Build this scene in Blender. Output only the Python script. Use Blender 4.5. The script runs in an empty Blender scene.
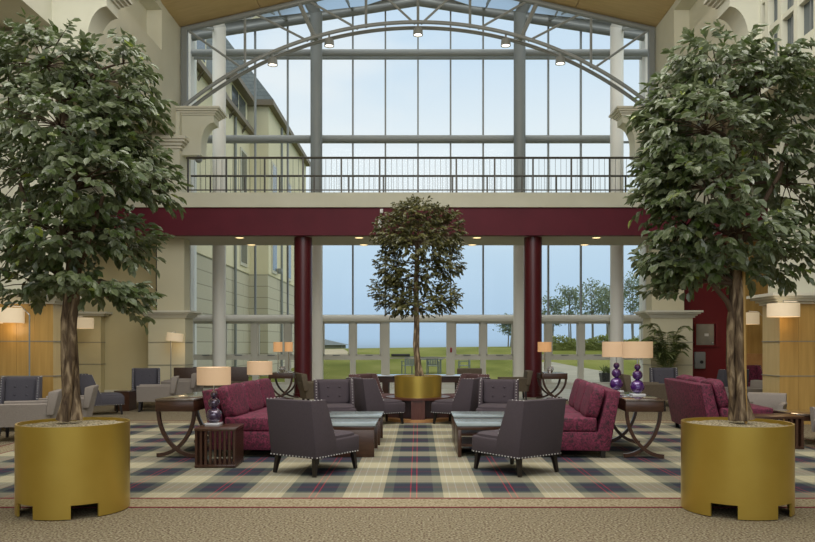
import bpy, bmesh, math, random
from mathutils import Vector, Matrix, Euler
R = math.radians
SC = bpy.context.scene
COL = SC.collection

# ---------------------------------------------------------------- camera, sky, light
F = 776.0
CAMZ = 1.48
cam = bpy.data.cameras.new('camera')
camo = bpy.data.objects.new('camera', cam)
COL.objects.link(camo)
camo.location = (0, 0, CAMZ)
camo.rotation_euler = (R(90), 0, 0)
cam.sensor_width = 36
cam.lens = F / 815 * 36
cam.shift_x = -10.5 / 815
cam.shift_y = 73 / 815
cam.clip_end = 2000
SC.camera = camo
SC.view_settings.view_transform = 'Standard'
SC.view_settings.look = 'None'
SC.view_settings.gamma = 1
SC.view_settings.exposure = 0.0

w = bpy.data.worlds.new('sky')
SC.world = w
w.use_nodes = True
nt = w.node_tree
nt.nodes.clear()
def N(t, **k):
    n = nt.nodes.new(t)
    for a, b in k.items():
        setattr(n, a, b)
    return n
tc = N('ShaderNodeTexCoord')
sep = N('ShaderNodeSeparateXYZ')
nt.links.new(tc.outputs['Generated'], sep.inputs[0])
ramp = N('ShaderNodeValToRGB')
ST = [(0.0, (.16, .17, .14)), (.49, (.20, .22, .2)), (.502, (.45, .61, .79)), (.515, (.48, .64, .82)), (.56, (.59, .75, .90)), (.597, (.88, .95, .985)),
      (.633, (.86, .93, .985)), (.672, (.69, .82, .955)), (.70, (.66, .80, .95)), (.76, (1.0, 1.0, .98)), (.88, (1.9, 1.85, 1.75)), (1.0, (2.4, 2.3, 2.15))]
el = ramp.color_ramp.elements
el[0].position, el[0].color = ST[0][0], (*ST[0][1], 1)
el[1].position, el[1].color = ST[-1][0], (*ST[-1][1], 1)
for p, c in ST[1:-1]:
    e = el.new(p)
    e.color = (*c, 1)
mp = N('ShaderNodeMapRange')
mp.inputs['From Min'].default_value = -1
nt.links.new(sep.outputs['Z'], mp.inputs['Value'])
nt.links.new(mp.outputs[0], ramp.inputs[0])
mapn = N('ShaderNodeMapping')
mapn.inputs['Scale'].default_value = (1, 1, 2.6)
nt.links.new(tc.outputs['Generated'], mapn.inputs[0])
noi = N('ShaderNodeTexNoise')
noi.inputs['Scale'].default_value = 3.2
noi.inputs['Detail'].default_value = 5
nt.links.new(mapn.outputs[0], noi.inputs['Vector'])
cr = N('ShaderNodeValToRGB')
cr.color_ramp.elements[0].position = .46
cr.color_ramp.elements[0].color = (0, 0, 0, 1)
cr.color_ramp.elements[1].position = .68
cr.color_ramp.elements[1].color = (.75, .75, .75, 1)
nt.links.new(noi.outputs[0], cr.inputs[0])
elev = N('ShaderNodeMapRange')
elev.inputs['From Min'].default_value = .10
elev.inputs['From Max'].default_value = .24
nt.links.new(sep.outputs['Z'], elev.inputs['Value'])
mul = N('ShaderNodeMath', operation='MULTIPLY')
nt.links.new(cr.outputs[0], mul.inputs[0])
nt.links.new(elev.outputs[0], mul.inputs[1])
mixc = N('ShaderNodeMix', data_type='RGBA', blend_type='MIX')
nt.links.new(mul.outputs[0], mixc.inputs[0])
nt.links.new(ramp.outputs[0], mixc.inputs[6])
mixc.inputs[7].default_value = (.95, .97, .98, 1)
lt = N('ShaderNodeMix', data_type='RGBA', blend_type='LIGHTEN')
lt.inputs[0].default_value = 1
nt.links.new(mixc.outputs[2], lt.inputs[6])
nt.links.new(ramp.outputs[0], lt.inputs[7])
bg = N('ShaderNodeBackground')
bg.inputs['Strength'].default_value = 1.0
nt.links.new(lt.outputs[2], bg.inputs['Color'])
ow = N('ShaderNodeOutputWorld')
nt.links.new(bg.outputs[0], ow.inputs[0])

def area(name, loc, size, power, color, rot=(0, 0, 0)):
    l = bpy.data.lights.new(name, 'AREA')
    l.shape = 'RECTANGLE'
    l.size, l.size_y = size
    l.energy = power
    l.color = color
    o = bpy.data.objects.new(name, l)
    o.location = loc
    o.rotation_euler = rot
    COL.objects.link(o)
    return o
area('overhead_fill', (0, 7.0, 10.3), (11, 6), 780, (1, .965, .90), (R(42), 0, 0))  # added overhead fill aimed at the far end, not a hall fixture
area('front_fill', (0, -6.5, 6), (14, 7), 460, (1, .97, .92), (R(80), 0, 0))  # added fill behind the camera, brightens the faces turned to it
for sx in (-1, 1):
    area('ceiling_fill', (sx * 3.6, 15.4, 8.9), (1.6, .5), 110, (1, .88, .68), (R(180 - 8), 0, 0))  # added pair of fills to brighten the timber ceiling, on no fitting

# ---------------------------------------------------------------- materials
def mat(name, color, rough=.6, metal=0, spec=.5, trans=0, emit=None, estr=0, coat=0, sheen=0):
    m = bpy.data.materials.new(name)
    m.use_nodes = True
    b = m.node_tree.nodes['Principled BSDF']
    b.inputs['Base Color'].default_value = (*color, 1)
    b.inputs['Roughness'].default_value = rough
    b.inputs['Metallic'].default_value = metal
    b.inputs['Specular IOR Level'].default_value = spec
    b.inputs['Transmission Weight'].default_value = trans
    b.inputs['Coat Weight'].default_value = coat
    b.inputs['Sheen Weight'].default_value = sheen
    if emit:
        b.inputs['Emission Color'].default_value = (*emit, 1)
        b.inputs['Emission Strength'].default_value = estr
    return m
def bs(m):
    return m.node_tree.nodes['Principled BSDF']
def noisy(m, cols, scale=8, stretch=(1, 1, 1), detail=4, bump=0, lo=.3, hi=.7, coords='Object', distort=0):
    t = m.node_tree
    c = t.nodes.new('ShaderNodeTexCoord')
    mpg = t.nodes.new('ShaderNodeMapping')
    mpg.inputs['Scale'].default_value = stretch
    n = t.nodes.new('ShaderNodeTexNoise')
    n.inputs['Scale'].default_value = scale
    n.inputs['Detail'].default_value = detail
    n.inputs['Distortion'].default_value = distort
    r = t.nodes.new('ShaderNodeValToRGB')
    e = r.color_ramp.elements
    k = len(cols)
    e[0].position, e[0].color = lo, (*cols[0], 1)
    e[1].position, e[1].color = hi, (*cols[-1], 1)
    for i in range(1, k - 1):
        q = e.new(lo + (hi - lo) * i / (k - 1))
        q.color = (*cols[i], 1)
    t.links.new(c.outputs[coords], mpg.inputs[0])
    t.links.new(mpg.outputs[0], n.inputs['Vector'])
    t.links.new(n.outputs[0], r.inputs[0])
    t.links.new(r.outputs[0], bs(m).inputs['Base Color'])
    if bump:
        bu = t.nodes.new('ShaderNodeBump')
        bu.inputs['Strength'].default_value = bump
        bu.inputs['Distance'].default_value = .01
        t.links.new(n.outputs[0], bu.inputs['Height'])
        t.links.new(bu.outputs[0], bs(m).inputs['Normal'])
    return m

M = {}
M['wall'] = noisy(mat('cream_wall', (.6, .57, .45), .8), [(.545, .535, .42), (.60, .59, .475)], 1.2)
M['wall_tan'] = noisy(mat('tan_wall', (.5, .43, .25), .75), [(.52, .45, .255), (.57, .495, .29)], 1.0)
M['wall_cream'] = noisy(mat('cream_wall_warm_lit', (.55, .5, .35), .75), [(.54, .50, .345), (.58, .54, .385)], 1.0)  # cream yellowed to put warm light into the far piers' colour
M['trim'] = mat('cream_trim', (.60, .575, .47), .6)
M['maroon'] = noisy(mat('maroon_paint', (.09, .012, .02), .6, spec=.25), [(.090, .009, .018), (.108, .011, .022)], 1.5)
M['maroon_col'] = mat('maroon_column_paint', (.075, .006, .011), .35)
M['red_wall'] = mat('dark_red_wall', (.14, .011, .014), .55, spec=.3)
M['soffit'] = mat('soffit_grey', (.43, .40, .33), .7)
M['steel'] = mat('grey_painted_steel', (.235, .25, .245), .42)
M['steel_dark'] = mat('dark_grey_steel', (.19, .205, .20), .45)
M['col_white'] = mat('white_column_paint', (.78, .76, .70), .5)
M['frame'] = mat('window_frame_paint', (.52, .50, .43), .5)
M['rail'] = mat('bronze_rail', (.06, .055, .045), .4, .3)
M['wood'] = noisy(mat('honey_wood', (.42, .24, .06), .35), [(.36, .215, .06), (.46, .285, .085)], 3, (6, 6, .35), 5)
M['ceil'] = noisy(mat('ceiling_wood', (.5, .3, .1), .5), [(.46, .335, .155), (.54, .40, .195)], 2, (1, 6, 1), 4)
M['wood_lit_side'] = noisy(mat('honey_wood_lit_side', (.48, .34, .14), .4), [(.45, .33, .14), (.52, .39, .18)], 3, (6, 6, .35), 5)  # honey wood lightened to paint window light onto the pier sides
M['joint'] = mat('panel_joint', (.22, .21, .17), .6)
M['dark_wood'] = noisy(mat('walnut', (.05, .022, .012), .28), [(.040, .017, .009), (.068, .031, .018)], 6, (1, 8, 8), 4)
M['red_wood'] = noisy(mat('mahogany', (.085, .028, .02), .3), [(.07, .022, .016), (.10, .036, .026)], 6, (8, 8, 1), 4)
M['oak'] = noisy(mat('oak', (.40, .20, .07), .4), [(.34, .165, .055), (.44, .23, .085)], 6, (1, 8, 1), 4)
M['leg'] = mat('espresso_leg', (.012, .009, .008), .35)
M['fabric'] = noisy(mat('aubergine_grey_fabric', (.06, .05, .058), .9), [(.042, .031, .038), (.068, .052, .062)], 90, (1, 1, 3), 3, .25)
M['slate_fab'] = noisy(mat('slate_grey_fabric', (.075, .075, .09), .9), [(.048, .045, .056), (.074, .070, .085)], 90, (1, 1, 3), 3, .25)
M['mauve_fab'] = noisy(mat('mauve_brown_fabric', (.11, .055, .055), .9), [(.085, .042, .043), (.125, .064, .062)], 90, (1, 1, 3), 3, .25)
M['taupe'] = noisy(mat('taupe_fabric', (.23, .20, .175), .9), [(.19, .165, .142), (.27, .236, .208)], 70, (1, 1, 2.5), 3, .25)
M['brown_fab'] = noisy(mat('olive_brown_fabric', (.10, .078, .05), .85), [(.085, .064, .042), (.12, .094, .062)], 60, (1, 1, 1), 3, .2)
M['choc'] = noisy(mat('chocolate_leather', (.05, .028, .02), .45), [(.042, .023, .016), (.062, .035, .026)], 20)
M['burg'] = noisy(mat('burgundy_damask', (.17, .02, .055), .75), [(.030, .006, .013), (.115, .010, .034), (.185, .022, .060)], 26, (1, 1, 1), 3, .15, .36, .66, distort=1.2)
M['nail'] = mat('silver_nailhead', (.50, .49, .47), .35, .3)
M['chrome'] = mat('chrome', (.7, .7, .72), .12, 1)
M['gold'] = noisy(mat('gold_lacquer', (.42, .29, .06), .30, .72), [(.47, .325, .06), (.53, .375, .08)], 2)
M['gravel'] = noisy(mat('planter_gravel', (.4, .33, .2), .9), [(.12, .09, .05), (.40, .33, .20), (.62, .54, .38)], 55, (1, 1, 1), 3, .9, .34, .66)
M['bark'] = noisy(mat('fig_bark', (.16, .11, .06), .85), [(.04, .022, .011), (.13, .086, .048), (.36, .27, .165)], 9, (2.2, 2.2, .5), 5, .9, .34, .68, distort=.8)
M['twig'] = mat('reddish_twig', (.075, .046, .026), .8)
M['shade'] = mat('lamp_shade_linen', (.50, .36, .23), .8, emit=(1, .64, .36), estr=.22)
M['shade_in'] = mat('lamp_shade_glow', (.8, .7, .55), .8, emit=(1, .82, .58), estr=.6)
M['shade_w'] = mat('lit_drum_shade', (.6, .5, .36), .8, emit=(1, .76, .46), estr=.3)
M['shade_o'] = mat('amber_lamp_shade', (.45, .26, .12), .8, emit=(1, .52, .22), estr=.35)
M['lamp_lens'] = mat('lamp_lens', (1, .9, .7), .4, emit=(1, .72, .34), estr=2.0)
M['spot_lens'] = mat('spot_lens', (1, 1, .95), .3, emit=(1, .93, .78), estr=4)
M['violet'] = mat('violet_glass', (.075, .018, .17), .06, .25, .8, coat=1)
M['smoke'] = mat('smoked_violet_glass', (.075, .05, .10), .05, .35, .8, coat=1)
M['clear'] = mat('acrylic_base', (.6, .6, .62), .08, 0, .8)
M['bamboo'] = mat('bamboo_cane', (.46, .28, .08), .5)
M['silver_panel'] = noisy(mat('brushed_silver', (.42, .43, .41), .42, .6), [(.20, .205, .19), (.25, .255, .24)], 3)
M['greybox'] = mat('grey_plastic', (.22, .23, .23), .4)
M['white'] = mat('white_plastic', (.7, .7, .68), .5)
M['black'] = mat('black_plastic', (.012, .012, .013), .4)
M['red_sign'] = mat('red_call_point', (.30, .03, .03), .45)
M['pot'] = mat('dark_pot', (.03, .03, .032), .5)
M['patio'] = mat('grey_patio_metal', (.20, .23, .25), .5)
M['curb'] = mat('pale_stone_curb', (.58, .58, .53), .6)
M['tile'] = noisy(mat('pale_stone_floor', (.5, .48, .38), .45), [(.40, .385, .29), (.48, .46, .36)], 2)
M['flower'] = mat('silver_flower', (.72, .72, .74), .25, .8)

def speckle(name, cols, scale):
    m = noisy(mat(name, cols[1], .95, spec=.1), cols, scale, (1, 1, 1), 3, .4, .33, .67)
    return m
M['carpet'] = speckle('speckled_carpet', [(.055, .036, .026), (.15, .105, .07), (.20, .185, .115), (.33, .29, .215)], 52)
M['border'] = speckle('border_carpet', [(.14, .105, .06), (.26, .215, .135), (.33, .28, .19)], 42)
M['redline'] = mat('carpet_red_line', (.16, .03, .038), .95, spec=.1)

def tartan():
    m = mat('tartan_carpet', (.3, .3, .2), .95, spec=.1)
    t = m.node_tree
    L = t.links.new
    c = t.nodes.new('ShaderNodeTexCoord')
    s = t.nodes.new('ShaderNodeSeparateXYZ')
    L(c.outputs['Object'], s.inputs[0])
    beige, edge, navy = (.355, .325, .22), (.085, .098, .082), (.030, .035, .048)
    red, pale, grey = (.34, .02, .04), (.46, .45, .39), (.26, .25, .18)
    def fr(sock, off):
        a = t.nodes.new('ShaderNodeMath'); a.operation = 'ADD'; a.inputs[1].default_value = off
        b = t.nodes.new('ShaderNodeMath'); b.operation = 'DIVIDE'; b.inputs[1].default_value = .975
        f = t.nodes.new('ShaderNodeMath'); f.operation = 'FRACT'
        L(sock, a.inputs[0]); L(a.outputs[0], b.inputs[0]); L(b.outputs[0], f.inputs[0])
        return f.outputs[0]
    def rmp(sock, stops):
        r = t.nodes.new('ShaderNodeValToRGB')
        r.color_ramp.interpolation = 'CONSTANT'
        e = r.color_ramp.elements
        e[0].position, e[0].color = 0, (*stops[0][1], 1)
        e[1].position, e[1].color = stops[-1][0], (*stops[-1][1], 1)
        for p, col in stops[1:-1]:
            q = e.new(p); q.color = (*col, 1)
        L(sock, r.inputs[0])
        return r.outputs[0]
    X = rmp(fr(s.outputs['X'], .045 + .4875 + .975 * 20), [(0, beige), (.05, pale), (.058, beige), (.135, pale), (.143, beige), (.195, edge), (.29, navy),
            (.464, red), (.474, navy), (.526, red), (.536, navy), (.70, edge), (.80, beige), (.857, pale), (.865, beige), (.94, pale), (.948, beige)])
    Y = rmp(fr(s.outputs['Y'], -7.98 + .4875 + .975 * 20), [(0, beige), (.08, grey), (.09, beige), (.21, edge), (.29, navy), (.48, (.13, .02, .04)), (.50, navy), (.52, (.13, .02, .04)), (.54, navy),
            (.71, edge), (.79, beige), (.91, grey), (.92, beige)])
    mx = t.nodes.new('ShaderNodeMix'); mx.data_type = 'RGBA'; mx.inputs[0].default_value = .48
    L(X, mx.inputs[6]); L(Y, mx.inputs[7])
    n = t.nodes.new('ShaderNodeTexNoise'); n.inputs['Scale'].default_value = 120; n.inputs['Detail'].default_value = 2
    L(c.outputs['Object'], n.inputs['Vector'])
    mr = t.nodes.new('ShaderNodeMapRange'); mr.inputs['To Min'].default_value = .8; mr.inputs['To Max'].default_value = 1.15
    L(n.outputs[0], mr.inputs[0])
    m2 = t.nodes.new('ShaderNodeMix'); m2.data_type = 'RGBA'; m2.blend_type = 'MULTIPLY'; m2.inputs[0].default_value = 1
    L(mx.outputs[2], m2.inputs[6]); L(mr.outputs[0], m2.inputs[7])
    L(m2.outputs[2], bs(m).inputs['Base Color'])
    return m
M['tartan'] = tartan()

def leafmat(name, cols, rough=.30):
    m = mat(name, cols[0], rough, spec=.7)
    t = m.node_tree
    g = t.nodes.new('ShaderNodeNewGeometry')
    r = t.nodes.new('ShaderNodeValToRGB')
    e = r.color_ramp.elements
    e[0].position, e[0].color = 0, (*cols[0], 1)
    e[1].position, e[1].color = 1, (*cols[-1], 1)
    for i in range(1, len(cols) - 1):
        q = e.new(i / (len(cols) - 1) if i < len(cols) - 2 else .97)
        q.color = (*cols[i], 1)
    t.links.new(g.outputs['Random Per Island'], r.inputs[0])
    t.links.new(r.outputs[0], bs(m).inputs['Base Color'])
    tr = t.nodes.new('ShaderNodeBsdfTranslucent')
    t.links.new(r.outputs[0], tr.inputs[0])
    mx = t.nodes.new('ShaderNodeMixShader'); mx.inputs[0].default_value = .24
    t.links.new(bs(m).outputs[0], mx.inputs[1]); t.links.new(tr.outputs[0], mx.inputs[2])
    t.links.new(mx.outputs[0], t.nodes['Material Output'].inputs[0])
    return m
M['leaf'] = leafmat('fig_leaves', [(.065, .105, .018), (.115, .150, .062), (.19, .22, .125), (.26, .32, .04)])  # grey and yellow tones paint in leaf highlights and light shining through
M['leaf_small'] = leafmat('small_fig_leaves', [(.058, .062, .016), (.095, .095, .027), (.15, .142, .045), (.20, .18, .055)])
M['palm'] = leafmat('palm_leaflets', [(.15, .19, .065), (.21, .25, .095), (.28, .30, .13)], .5)
M['tree_out'] = leafmat('outdoor_leaves', [(.17, .22, .13), (.23, .28, .17), (.29, .34, .21)], .7)
M['hedge'] = leafmat('hedge_leaves', [(.19, .23, .05), (.26, .29, .07), (.33, .34, .10)], .7)
M['trunk_out'] = mat('grey_trunk', (.22, .21, .18), .9)
M['grass'] = noisy(mat('lawn_grass', (.16, .24, .06), .95, spec=.05), [(.095, .112, .022), (.14, .155, .036), (.185, .19, .06)], .35, (1, .45, 1), 6)
M['path'] = noisy(mat('pale_path', (.35, .33, .26), .9), [(.20, .195, .15), (.27, .26, .205)], .6)
M['sand'] = noisy(mat('sandy_strip', (.25, .22, .14), .9), [(.24, .21, .13), (.33, .285, .19)], .7)
M['render'] = noisy(mat('cream_render', (.6, .55, .35), .85), [(.72, .665, .46), (.78, .72, .505)], .8)
M['eave'] = mat('brown_eave', (.19, .155, .105), .6)
M['dark_glass'] = mat('window_glass_dark', (.09, .11, .12), .15)
def brick(name, c1, c2, mortar, sc, bw, rh, axis):
    m = mat(name, c1, .85)
    t = m.node_tree
    c = t.nodes.new('ShaderNodeTexCoord')
    s = t.nodes.new('ShaderNodeSeparateXYZ')
    cb = t.nodes.new('ShaderNodeCombineXYZ')
    t.links.new(c.outputs['Object'], s.inputs[0])
    ad = t.nodes.new('ShaderNodeMath'); ad.operation = 'ADD'
    t.links.new(s.outputs['X'], ad.inputs[0]); t.links.new(s.outputs['Y'], ad.inputs[1])
    t.links.new(ad.outputs[0], cb.inputs[0])
    t.links.new(s.outputs['Z'], cb.inputs[1])
    b = t.nodes.new('ShaderNodeTexBrick')
    b.inputs['Color1'].default_value = (*c1, 1); b.inputs['Color2'].default_value = (*c2, 1); b.inputs['Mortar'].default_value = (*mortar, 1)
    b.inputs['Scale'].default_value = sc; b.inputs['Brick Width'].default_value = bw; b.inputs['Row Height'].default_value = rh
    b.inputs['Mortar Size'].default_value = .02
    t.links.new(cb.outputs[0], b.inputs['Vector'])
    t.links.new(b.outputs[0], bs(m).inputs['Base Color'])
    return m
M['stone'] = brick('buff_stone_blocks', (.53, .495, .375), (.58, .54, .41), (.33, .305, .23), 1, 9.0, .52, 0)
M['slate'] = brick('slate_roof', (.10, .125, .13), (.13, .155, .155), (.07, .085, .09), 1, .5, .22, 0)
def glass():
    m = bpy.data.materials.new('window_glass')
    m.use_nodes = True
    t = m.node_tree
    t.nodes.clear()
    a = t.nodes.new('ShaderNodeBsdfTransparent'); a.inputs[0].default_value = (.94, .965, .97, 1)
    g = t.nodes.new('ShaderNodeBsdfGlossy'); g.inputs['Roughness'].default_value = .02
    f = t.nodes.new('ShaderNodeFresnel'); f.inputs[0].default_value = 1.12
    x = t.nodes.new('ShaderNodeMixShader')
    o = t.nodes.new('ShaderNodeOutputMaterial')
    t.links.new(f.outputs[0], x.inputs[0]); t.links.new(a.outputs[0], x.inputs[1]); t.links.new(g.outputs[0], x.inputs[2])
    t.links.new(x.outputs[0], o.inputs[0])
    return m
M['glass'] = glass()
M['tabletop'] = mat('frosted_glass_top', (.185, .22, .225), .22, 0, .5)
M['bronze_glass'] = mat('glossy_dark_top', (.10, .07, .05), .08, 0, .8, coat=1)

# ---------------------------------------------------------------- mesh helpers
class MB:
    def __init__(s):
        s.bm = bmesh.new()
    def box(s, x0, x1, y0, y1, z0, z1, bev=0, seg=2, mx=None):
        vs = [s.bm.verts.new(p) for p in ((x0, y0, z0), (x1, y0, z0), (x1, y1, z0), (x0, y1, z0), (x0, y0, z1), (x1, y0, z1), (x1, y1, z1), (x0, y1, z1))]
        fs = [s.bm.faces.new([vs[i] for i in q]) for q in ((3, 2, 1, 0), (4, 5, 6, 7), (0, 1, 5, 4), (1, 2, 6, 5), (2, 3, 7, 6), (3, 0, 4, 7))]
        return s._fin(vs, fs, bev, seg, mx)
    def _fin(s, vs, fs, bev, seg, mx):
        if mx is not None:
            for v in vs:
                v.co = mx @ v.co
        if bev:
            es = list({e for f in fs for e in f.edges})
            bmesh.ops.bevel(s.bm, geom=es, offset=bev, segments=seg, affect='EDGES', profile=.5)
        return s
    def prism(s, pts, plane, a, b, bev=0, seg=2, mx=None):
        def P(p, t):
            return {'xz': (p[0], t, p[1]), 'yz': (t, p[0], p[1]), 'xy': (p[0], p[1], t)}[plane]
        A = [s.bm.verts.new(P(p, a)) for p in pts]
        B = [s.bm.verts.new(P(p, b)) for p in pts]
        n = len(pts)
        fs = [s.bm.faces.new(A), s.bm.faces.new(B[::-1])]
        for i in range(n):
            j = (i + 1) % n
            fs.append(s.bm.faces.new((A[j], A[i], B[i], B[j])))
        return s._fin(A + B, fs, bev, seg, mx)
    def tube(s, pts, r, seg=8, closed=False, square=False, cap=True):
        pts = [Vector(p) for p in pts]
        n = len(pts)
        rs = r if isinstance(r, (list, tuple)) else [r] * n
        rings = []
        nrm = None
        for i, p in enumerate(pts):
            if closed:
                d = pts[(i + 1) % n] - pts[i - 1]
            else:
                d = pts[min(i + 1, n - 1)] - pts[max(i - 1, 0)]
            d.normalize()
            if nrm is None:
                up = Vector((0, 0, 1)) if abs(d.z) < .9 else Vector((0, 1, 0))
                nrm = (up - d * up.dot(d)).normalized()
            else:
                nrm = (nrm - d * nrm.dot(d)).normalized()
            bi = d.cross(nrm)
            k = 4 if square else seg
            off = math.pi / 4 if square else 0
            rr = rs[i] * (1.414 if square else 1)
            rings.append([s.bm.verts.new(p + (nrm * math.cos(off + 2 * math.pi * q / k) + bi * math.sin(off + 2 * math.pi * q / k)) * rr) for q in range(k)])
        k = len(rings[0])
        for i in range(n if closed else n - 1):
            A, B = rings[i], rings[(i + 1) % n]
            for q in range(k):
                s.bm.faces.new((A[q], A[(q + 1) % k], B[(q + 1) % k], B[q]))
        if cap and not closed:
            s.bm.faces.new(rings[0][::-1])
            s.bm.faces.new(rings[-1])
        return s
    def lathe(s, prof, seg=32, c=(0, 0, 0), closed=False):
        rings = []
        for r, z in prof:
            if r < 1e-5:
                rings.append([s.bm.verts.new((c[0], c[1], c[2] + z))])
            else:
                rings.append([s.bm.verts.new((c[0] + r * math.cos(2 * math.pi * q / seg), c[1] + r * math.sin(2 * math.pi * q / seg), c[2] + z)) for q in range(seg)])
        m = len(rings)
        for i in range(m if closed else m - 1):
            A, B = rings[i], rings[(i + 1) % m]
            for q in range(seg):
                a, b = q, (q + 1) % seg
                if len(A) == 1 and len(B) == 1:
                    continue
                if len(A) == 1:
                    s.bm.faces.new((A[0], B[b], B[a]))
                elif len(B) == 1:
                    s.bm.faces.new((A[a], A[b], B[0]))
                else:
                    s.bm.faces.new((A[a], A[b], B[b], B[a]))
        return s
    def sq(s, c, r, e1=.35, e2=.35, nu=24, nv=12, mx=None):
        """superquadric cushion"""
        def f(v, e):
            return math.copysign(abs(v) ** e, v)
        rows = []
        for i in range(nv + 1):
            ph = -math.pi / 2 + math.pi * i / nv
            row = []
            for j in range(nu):
                th = 2 * math.pi * j / nu
                p = Vector((r[0] * f(math.cos(ph), e1) * f(math.cos(th), e2), r[1] * f(math.cos(ph), e1) * f(math.sin(th), e2), r[2] * f(math.sin(ph), e1)))
                if mx is not None:
                    p = mx @ p
                p = p + Vector(c)
                row.append(p)
                if i in (0, nv):
                    break
            rows.append([s.bm.verts.new(p) for p in row])
        for i in range(nv):
            A, B = rows[i], rows[i + 1]
            for q in range(nu):
                a, b = q, (q + 1) % nu
                if len(A) == 1:
                    s.bm.faces.new((A[0], B[b], B[a]))
                elif len(B) == 1:
                    s.bm.faces.new((A[a], A[b], B[0]))
                else:
                    s.bm.faces.new((A[a], A[b], B[b], B[a]))
        return s
    def ball(s, c, r, nu=16, nv=10):
        return s.sq(c, (r, r, r), 1, 1, nu, nv)
    def build(s, name, m, parent=None, smooth=True, ang=38, label=None, loc=None, norm=True):
        if norm:
            bmesh.ops.recalc_face_normals(s.bm, faces=s.bm.faces)
        me = bpy.data.meshes.new(name)
        s.bm.to_mesh(me)
        s.bm.free()
        if smooth:
            me.shade_smooth()
            me.set_sharp_from_angle(angle=R(ang))
        me.materials.append(M[m])
        o = bpy.data.objects.new(name, me)
        COL.objects.link(o)
        if parent is not None:
            o.parent = parent
        if loc:
            o.location = loc
        if label:
            o['label'] = label
        return o

def tag(o, label, cat, group=None, kind=None):
    o['label'] = label
    o['category'] = cat
    if group:
        o['group'] = group
    if kind:
        o['kind'] = kind
    return o
def thing(name, loc, rz, label, cat, group=None, kind=None):
    o = bpy.data.objects.new(name, None)
    COL.objects.link(o)
    o.location = loc
    o.rotation_euler = (0, 0, R(rz))
    o.empty_display_size = .1
    return tag(o, label, cat, group, kind)
def struct(name, mb, m, parent=None, label=None, smooth=True):
    o = mb.build(name, m, parent, smooth)
    if parent is None:
        o['kind'] = 'structure'
        if label:
            o['label'] = label
    return o
def copy_tree(o, parent=None):
    c = o.copy()
    COL.objects.link(c)
    if parent is not None:
        c.parent = parent
    for ch in list(o.children):
        copy_tree(ch, c)
    return c
def dup(proto, loc, rz, label, group=None, scale=None):
    c = copy_tree(proto)
    c.location = loc
    c.rotation_euler = (0, 0, R(rz))
    c['label'] = label
    if group:
        c['group'] = group
    if scale:
        c.scale = scale
    return c
def recolor(root, frm, to):
    """a re-upholstered copy: swap one mesh material on copies of the part meshes"""
    for ch in list(root.children):
        if ch.type == 'MESH' and ch.data.materials and ch.data.materials[0] == M[frm]:
            ch.data = ch.data.copy()
            ch.data.materials[0] = M[to]
        recolor(ch, frm, to)
def px(x, y, d):
    return Vector(((x - 418) * d / F, d, CAMZ + (344 - y) * d / F))

# ================================================================ THE SETTING
struct('floor', MB().box(-12, 12, -8, 20.2, -.2, 0), 'carpet', label='beige and brown speckled hall carpet')
struct('floor', MB().box(-12, 12, 20.2, 26.2, -.2, 0), 'tile', label='pale stone floor strip by the windows')

# tartan field let into the carpet, its border on four sides
tc_ = thing('tartan_carpet', (0, 0, 0), 0, 'navy, beige and green tartan carpet field with red pinstripes under the seating', 'carpet')
MB().box(-5.6, 5.6, 7.43, 14.5, 0, .006).build('tartan_field', 'tartan', tc_, False)
mb = MB()
for a in ((-6.0, 6.0, 7.03, 7.43), (-6.0, 6.0, 14.5, 14.9), (-6.0, -5.6, 7.43, 14.5), (5.6, 6.0, 7.43, 14.5)):
    mb.box(a[0], a[1], a[2], a[3], 0, .005)
mb.build('border_band', 'border', tc_, False)
mb = MB()
for (x0, x1, y0, y1) in ((5.6, 6.03, 7.06, 14.93), ):
    for k, (xx, ya, yb) in enumerate(((5.615, 7.418, 14.515), (6.015, 7.015, 14.915))):
        hw = .021 if k == 0 else .010
        mb.box(-xx, xx, ya - hw, ya + hw, 0, .0072).box(-xx, xx, yb - .012, yb + .012, 0, .0072)
        mb.box(-xx - .009, -xx + .009, ya, yb, 0, .0072).box(xx - .009, xx + .009, ya, yb, 0, .0072)
mb.build('red_edge_line', 'redline', tc_, False)

HW = 6.7        # wall plane of the hall above the piers
TY = 21.9       # truss
# upper side walls (open arcade below), with a sunk clerestory band
for sg, nm in ((-1, 'left'), (1, 'right')):
    mb = MB()
    y0 = -8 if sg < 0 else 15.9
    def bx(xa, xb, ya, yb, za, zb):
        mb.box(min(sg * xa, sg * xb), max(sg * xa, sg * xb), ya, yb, za, zb)
    bx(HW, HW + .9, y0, 22.3, 7.3, 9.15)
    bx(HW + .4, HW + .9, y0, 22.3, 9.15, 10.4)
    bx(HW, HW + .4, 20.3, 22.3, 9.15, 10.4)
    bx(HW, HW + .4, 13.4 if sg < 0 else 15.9, 16.3, 9.15, 10.4)
    bx(HW, HW + .4, y0, 20.3, 10.22, 10.5)
    bx(HW + .9, 12.2, -8, 26.3, 7.3, 7.5)
    struct('wall_' + nm, mb, 'wall')
    struct('wall_%s' % nm, MB().box(min(sg * 11, sg * 12.2), max(sg * 11, sg * 12.2), -8, 26.3, 0, 7.3), 'wall_tan')
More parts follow.
